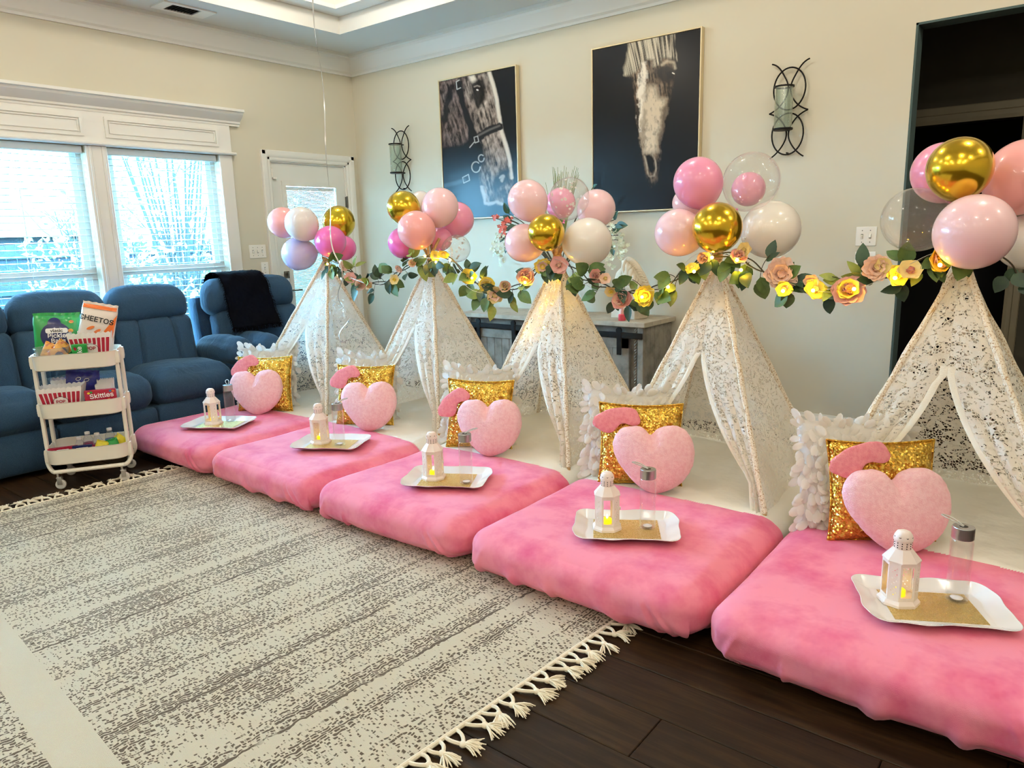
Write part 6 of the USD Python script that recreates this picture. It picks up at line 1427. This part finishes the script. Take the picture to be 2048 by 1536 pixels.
def on_front(m, y): q = np.array(m.vertices); r = tm(np.c_[q[:, 0], y - q[:, 2], q[:, 1]], m.faces); trimesh.repair.fix_normals(r); return r
def popcorn_box(label, T, wt, wb, h, dt, db, word=True):
    t = thing("popcorn_box", label, "popcorn box", T, "striped popcorn boxes")
    def wall(side):
        n = 34; s = np.linspace(-1, 1, n); rows = []
        for k, a in enumerate(np.linspace(0, 1, 6)):
            top_ = h + (0.010 * np.abs(np.cos(s * np.pi * 4.5)) if side in "fb" else 0.010 * np.abs(np.cos(s * np.pi * 2.5)) + 0.018 * (s * (1 if side == "r" else -1) * 0))
            wv = wb + (wt - wb) * a; dv_ = db + (dt - db) * a
            z = top_ * a
            if side == "f": rows.append(np.c_[s * wv / 2, np.full(n, -dv_ / 2), z])
            if side == "b": rows.append(np.c_[-s * wv / 2, np.full(n, dv_ / 2), z])
            if side == "l": rows.append(np.c_[np.full(n, -wv / 2), -s * dv_ / 2, z])
            if side == "r": rows.append(np.c_[np.full(n, wv / 2), s * dv_ / 2, z])
        G = np.array(rows); a_ = sheet(G); nrm = {"f": (0, -1, 0), "b": (0, 1, 0), "l": (-1, 0, 0), "r": (1, 0, 0)}[side]
        return J(a_, tm((G - np.array(nrm) * 0.0012).reshape(-1, 3), a_.faces[:, ::-1]))
    obj("carton", J(*[wall(s) for s in "fblr"], box(-wb / 2, wb / 2, -db / 2, db / 2, 0, 0.002)), MATS["box_white_card"], t, smooth=False)
    tl = (dt - db) / 2 / h
    def lay(m): q = np.array(m.vertices); r = tm(np.c_[q[:, 0], -(db / 2 + tl * q[:, 1]) - 0.0006 - q[:, 2], q[:, 1]], m.faces); trimesh.repair.fix_normals(r); return r
    for k in range(9):
        u0 = -0.86 + k * 0.215; z0, z1 = h * 0.04, h * 0.86
        if word and abs(u0) < 0.42: z0 = h * (0.735 - 0.18 * (u0 / 0.42) ** 2)
        f = lambda z: (wb + (wt - wb) * z / h) / 2
        P = sg.Polygon([((u0 - 0.045) * f(z0), z0), ((u0 + 0.045) * f(z0), z0), ((u0 + 0.05) * f(z1), z1), ((u0 - 0.05) * f(z1), z1)]).buffer(0.0025, quad_segs=3)
        obj("stripe", lay(trimesh.creation.extrude_polygon(P, 0.0008, engine="earcut")), MATS["red_print"], t, smooth=False)
    if word:
        c = sg.Point(0, h * 0.46).buffer(wb * 0.27, quad_segs=16); obj("badge_ring", lay(trimesh.creation.extrude_polygon(c.difference(c.buffer(-0.002)), 0.0009, engine="earcut")), MATS["print_black"], t, smooth=False)
        tx = text("POP", h * 0.10, 0.0009); q = np.array(tx.vertices); q[:, 1] += h * 0.555; obj("lettering", lay(tm(q, tx.faces)), MATS["red_print"], t, smooth=False)
    return t
popcorn_box("red striped popcorn box on the top tier of the snack cart", inbox(0.085, -0.02, FL_[2] + 0.002), 0.225, 0.165, 0.185, 0.15, 0.11)
popcorn_box("large red striped popcorn box at the left of the middle tier of the cart", inbox(-0.095, -0.060, FL_[1] + 0.002), 0.225, 0.165, 0.165, 0.15, 0.10)
popcorn_box("red striped popcorn box behind the large one on the middle tier of the cart", inbox(-0.075, 0.085, FL_[1] + 0.002, 8), 0.20, 0.15, 0.185, 0.10, 0.07, False)
for k in range(2): popcorn_box(["small red striped popcorn box just behind the red candy box on the cart", "rear small red striped popcorn box, tallest behind the candy box on the cart"][k], inbox(0.115, -0.035 + 0.07 * k, FL_[1] + 0.002), 0.085, 0.065, 0.150 + 0.018 * k, 0.055, 0.05, False)

def bag(name, label, T, w, h, th, mat_, seed=0):
    t = thing(name, label, "snack bag", T)
    m, _ = pillow(w, h * 0.9, th, 22, seed, 0.03)
    v = np.array(m.vertices); cr_ = np.clip((np.abs(v[:, 2]) - h * 0.30) / (h * 0.15), 0, 1); v[:, 1] += 0.006 * cr_ * np.sin(v[:, 0] * 160 + seed); v[:, 0] *= 1 - 0.06 * cr_
    obj("body", tm(v, m.faces), mat_, t, smooth=60)
    def seal(z0, z1): 
        x = np.linspace(-w * 0.47, w * 0.47, 26); G = np.stack([np.c_[x, 0.003 * np.sin(x * 170), np.full(26, z0)], np.c_[x * 1.02, 0.003 * np.sin(x * 190 + 1), z1 + 0.002 * np.sin(x * 700)]], 0); a = sheet(G); return J(a, tm((G + [0, 0.001, 0]).reshape(-1, 3), a.faces[:, ::-1]))
    obj("seal", J(seal(h * 0.44, h * 0.5), seal(-h * 0.44, -h * 0.5)), mat_, t, smooth=60)
    def front(x, z):
        u, q = x / (w / 2), z / (h * 0.45); return -th / 2 * np.clip((1 - u ** 2) * (1 - q ** 2), 0, 1) ** 0.42 * 1.13 - 0.001
    def print_(nm, poly_or_mesh, mt, lift=0.0):
        m_ = poly_or_mesh if isinstance(poly_or_mesh, trimesh.Trimesh) else trimesh.creation.extrude_polygon(poly_or_mesh, 0.001, engine="earcut")
        for _ in range(3): 
            if len(m_.faces) < 2500: m_ = m_.subdivide()
        q = np.array(m_.vertices); return obj(nm, tm(np.c_[q[:, 0], front(q[:, 0], q[:, 1]) - q[:, 2] - lift, q[:, 1]], m_.faces), mt, t, smooth=False)
    return t, print_
def ell(cx, cy, a, b, rot=0.0):
    e = sg.Point(0, 0).buffer(1, quad_segs=12); from shapely import affinity as af
    return af.translate(af.rotate(af.scale(e, a, b), rot), cx, cy)
def shift(m, x, y, rot=0):
    return xf(m, trimesh.transformations.rotation_matrix(np.radians(rot), [0, 0, 1])) if False else xf(xf(m, trimesh.transformations.rotation_matrix(np.radians(rot), [0, 0, 1])), mat4((x, y, 0)))
t, pr = bag("pickle_snack_bag", "green and navy snack bag with white lettering on the top tier of the cart", inbox(-0.100, 0.070, FL_[2] + 0.170, 2, -8, 2), 0.25, 0.27, 0.07, MATS["bag_green"], 4)
pr("navy_panel", ell(-0.005, 0.0, 0.078, 0.078), MATS["bag_navy"]); pr("navy_panel", ell(-0.01, 0.072, 0.034, 0.034), MATS["bag_navy"], 0.0004)
pr("logo_plaque", sg.box(-0.046, 0.026, 0.046, 0.034).buffer(0.010), MATS["print_white"], 0.001)
pr("lettering", shift(text("vlasic", 0.017, 0.0008), 0, 0.030), MATS["print_black"], 0.0022)
pr("lettering", shift(text("Pickle", 0.024, 0.0008), 0.0, 0.002), MATS["print_white"], 0.0015); pr("lettering", shift(text("Balls", 0.024, 0.0008), 0.006, -0.028), MATS["print_white"], 0.0015)
pr("printed_puff", ell(0.07, 0.028, 0.013, 0.011), MATS["bag_amber"], 0.001); pr("printed_puff", ell(0.075, 0.08, 0.012, 0.009), MATS["bag_amber"], 0.001)
t, pr = bag("cheese_snack_bag", "white and orange snack bag with black lettering standing in the top popcorn box", inbox(0.125, 0.0, FL_[2] + 0.240, 4, -6, 14), 0.19, 0.23, 0.07, MATS["bag_white"], 6)
pr("orange_panel", sg.Polygon([(0.092, 0.06), (0.062, 0.0), (0.03, -0.06), (0.085, -0.075)]), MATS["bag_orange"]); pr("orange_band", sg.box(-0.086, 0.078, 0.086, 0.100), MATS["bag_orange"])
pr("lettering", shift(text("CHEETOS", 0.028, 0.0008), -0.008, 0.018, -4), MATS["print_black"], 0.0012)
pr("printed_puff", ell(-0.03, -0.035, 0.022, 0.008, 30), MATS["bag_orange"], 0.0008); pr("printed_puff", ell(0.005, -0.05, 0.022, 0.008, 40), MATS["bag_orange"], 0.0008)
t, pr = bag("blue_snack_bag", "dark blue cookie bag behind the popcorn box on the middle tier", inbox(-0.01, 0.045, FL_[1] + 0.145, 5, 0, 8), 0.18, 0.19, 0.05, MATS["bag_blue"], 9)
for q in ((-0.02, 0.045, 0.014, 0.010), (0.022, 0.04, 0.014, 0.010)):
    e = ell(q[0], q[1], q[2], q[3], 20); pr("printed_ring", e.difference(e.buffer(-0.0028)), MATS["print_white"], 0.001)
# clear tumbler with small chip bags
cp = thing("clear_cup", "clear plastic bowl of small chip bags at the left of the cart's top tier", "bowl", inbox(-0.115, -0.06, FL_[2] + 0.002))
obj("bowl", lathe([(0, 0), (0.06, 0), (0.064, 0.004), (0.088, 0.118), (0.092, 0.120), (0.0905, 0.122), (0.086, 0.118), (0.062, 0.006), (0, 0.003)], 40), MATS["cup_clear"], cp, smooth=40)
for k, (x, y, z, yaw, roll, w_, h_) in enumerate([(-0.085, -0.085, 0.070, 10, -35, 0.10, 0.12), (-0.135, -0.03, 0.090, -20, 25, 0.09, 0.11), (-0.075, -0.045, 0.100, 30, 50, 0.09, 0.11)]):
    t, pr = bag("chip_bag", ["orange chip bag at the front of the clear bowl on the cart", "small amber chip bag at the left of the clear bowl on the cart", "crinkled amber chip bag at the back of the clear bowl on the cart"][k], inbox(x, y, FL_[2] + z, yaw, -10, roll), w_, h_, 0.03, MATS["bag_amber"], 30 + k)
    pr("printed_badge", ell(0.01, 0.0, 0.022, 0.020), MATS["bag_navy"])
cb = thing("candy_box", "green candy box with white upright lettering at the front of the cart's top tier", "candy box", inbox(0.035, -0.110, FL_[2] + 0.002, 0, 6))
obj("carton", box(-0.038, 0.038, -0.012, 0.012, 0, 0.135, 0.001), MATS["card_green"], cb, smooth=False)
obj("lettering", xf(on_front(text("mike", 0.024, 0.0008), -0.0122), mat4((0.0, 0, 0.088)) @ trimesh.transformations.rotation_matrix(-np.pi / 2, [0, 1, 0])), MATS["print_white"], cb, smooth=False)
obj("printed_candy", on_front(trimesh.creation.extrude_polygon(ell(-0.020, 0.112, 0.007, 0.010, 20), 0.0008, engine="earcut"), -0.0122), MATS["box_red"], cb, smooth=False)
cb = thing("candy_box", "red candy box with big white lettering at the right of the cart's middle tier", "candy box", inbox(0.108, -0.125, TIER[1] - 0.012, 3, 4))
obj("carton", box(-0.080, 0.080, -0.011, 0.011, 0, 0.070, 0.001), MATS["box_red"], cb, smooth=False)
obj("lettering", on_front(shift(text("Skittles", 0.026, 0.0008), 0.006, 0.038, 3), -0.0112), MATS["print_white"], cb, smooth=False)
for k, (x, z, mm) in enumerate(((-0.058, 0.056, "yellow_wrap"), (-0.045, 0.060, "card_green"), (0.052, 0.060, "label_blue"), (0.066, 0.058, "bag_orange"), (-0.064, 0.044, "label_magenta"), (0.04, 0.012, "bag_orange"))):
    obj("printed_candy", on_front(trimesh.creation.extrude_polygon(ell(x, z, 0.007, 0.006), 0.0008, engine="earcut"), -0.0112), MATS[mm], cb, smooth=False)
obj("printed_line", on_front(trimesh.creation.extrude_polygon(sg.box(-0.072, 0.006, -0.042, 0.012), 0.0008, engine="earcut"), -0.0112), MATS["print_white"], cb, smooth=False)
# bottom tier: water bottles, candy
for k, (x, y, h_) in enumerate(((-0.02, 0.03, 0.0), (0.035, 0.0, -0.006), (0.10, 0.02, 0.012), (-0.06, 0.0, -0.02))):
    wb_ = thing("plastic_bottle", ["small clear water bottle, left of the two shorter ones on the cart's bottom tier", "small clear water bottle in the middle of the cart's bottom tier", "tallest small clear water bottle on the cart's bottom tier", "small clear water bottle tipped lowest at left of the cart's bottom tier"][k], "bottle", inbox(x, y, FL_[0] + 0.002))
    z = h_
    obj("body", lathe([(0, 0), (0.026, 0), (0.028, 0.004), (0.028, 0.085 + z), (0.026, 0.095 + z), (0.014, 0.118 + z), (0.0125, 0.126 + z), (0, 0.126 + z)], 24), MATS["cup_clear"], wb_, smooth=40)
    obj("cap", lathe([(0, 0.124 + z), (0.0145, 0.124 + z), (0.0145, 0.136 + z), (0.013, 0.138 + z), (0, 0.138 + z)], 20), MATS["box_white_card"], wb_)
    obj("label", lathe([(0.0285, 0.030), (0.0285, 0.072 + z)], 24), MATS[["label_magenta", "label_magenta", "label_blue", "label_magenta"][k]], wb_, smooth=True)
for k, (x, y, yaw, w_, mm, lb) in enumerate([(-0.13, -0.085, 4, 0.15, "box_red", "red flat candy box leaning at the left front of the cart's bottom tier"), (-0.03, -0.09, 3, 0.10, "bag_navy", "navy flat candy box at the middle front of the cart's bottom tier")]):
    cb = thing("candy_box", lb, "candy box", inbox(x, y, FL_[0] + 0.002, yaw, 3)); obj("carton", box(-w_ / 2, w_ / 2, -0.011, 0.011, 0, 0.088, 0.001), MATS[mm], cb, smooth=False)
    obj("printed_line", on_front(trimesh.creation.extrude_polygon(sg.box(-0.03, 0.070, 0.03, 0.078), 0.0006, engine="earcut"), -0.0112), MATS["print_white"], cb, smooth=False)
for k, (x, y, mm, lb) in enumerate([(0.06, -0.075, "yellow_wrap", "yellow wrapped candy between the bottles on the cart's bottom tier"), (0.125, -0.06, "card_green", "green wrapped candy at the right of the cart's bottom tier"), (0.16, 0.0, "yellow_wrap", "yellow chip bag in the back right corner of the cart's bottom tier")]):
    t, pr = bag("candy_pouch", lb, inbox(x, y, FL_[0] + 0.052 + 0.012 * (k == 2), 20 * k, -12, 20 - 30 * k), 0.07, 0.10, 0.026, MATS[mm], 50 + k)

# ------------------------------------------------------------------ ribbon of a balloon that floats at the ceiling
RB = [(624, -40), (627, 30), (632, 80), (639, 120), (646, 170), (650, 250), (652, 310), (657, 362), (661, 420), (661, 470), (668, 505), (682, 535), (684, 560), (676, 590), (680, 606), (694, 624), (699, 632), (690, 650), (678, 672), (682, 683), (694, 680)]
dz_ = depth_of([-4.31, 3.31, 1.2]) - 0.36
Rp = spline([C + ray(*p) * dz_ for p in RB], 160)
tdir = np.gradient(Rp, axis=0); tdir /= np.linalg.norm(tdir, axis=1, keepdims=True)
sd = np.cross(tdir, [0.5, -0.8, 0.0]); sd /= np.linalg.norm(sd, axis=1, keepdims=True); ang = np.linspace(0, 9, 160); nn_ = np.cross(sd, tdir)
wd = (np.cos(ang)[:, None] * sd + np.sin(ang)[:, None] * nn_) * 0.0042
G_ = np.stack([Rp - wd, Rp + wd], 1); a_ = sheet(G_)
rb_ = obj("curling_ribbon", J(a_, tm((G_ + nn_[:, None] * 0.0004).reshape(-1, 3), a_.faces[:, ::-1])), MATS["ribbon_silver"], smooth=True, label="thin silver curling ribbon hanging from the ceiling in front of the leftmost tent", cat="ribbon")
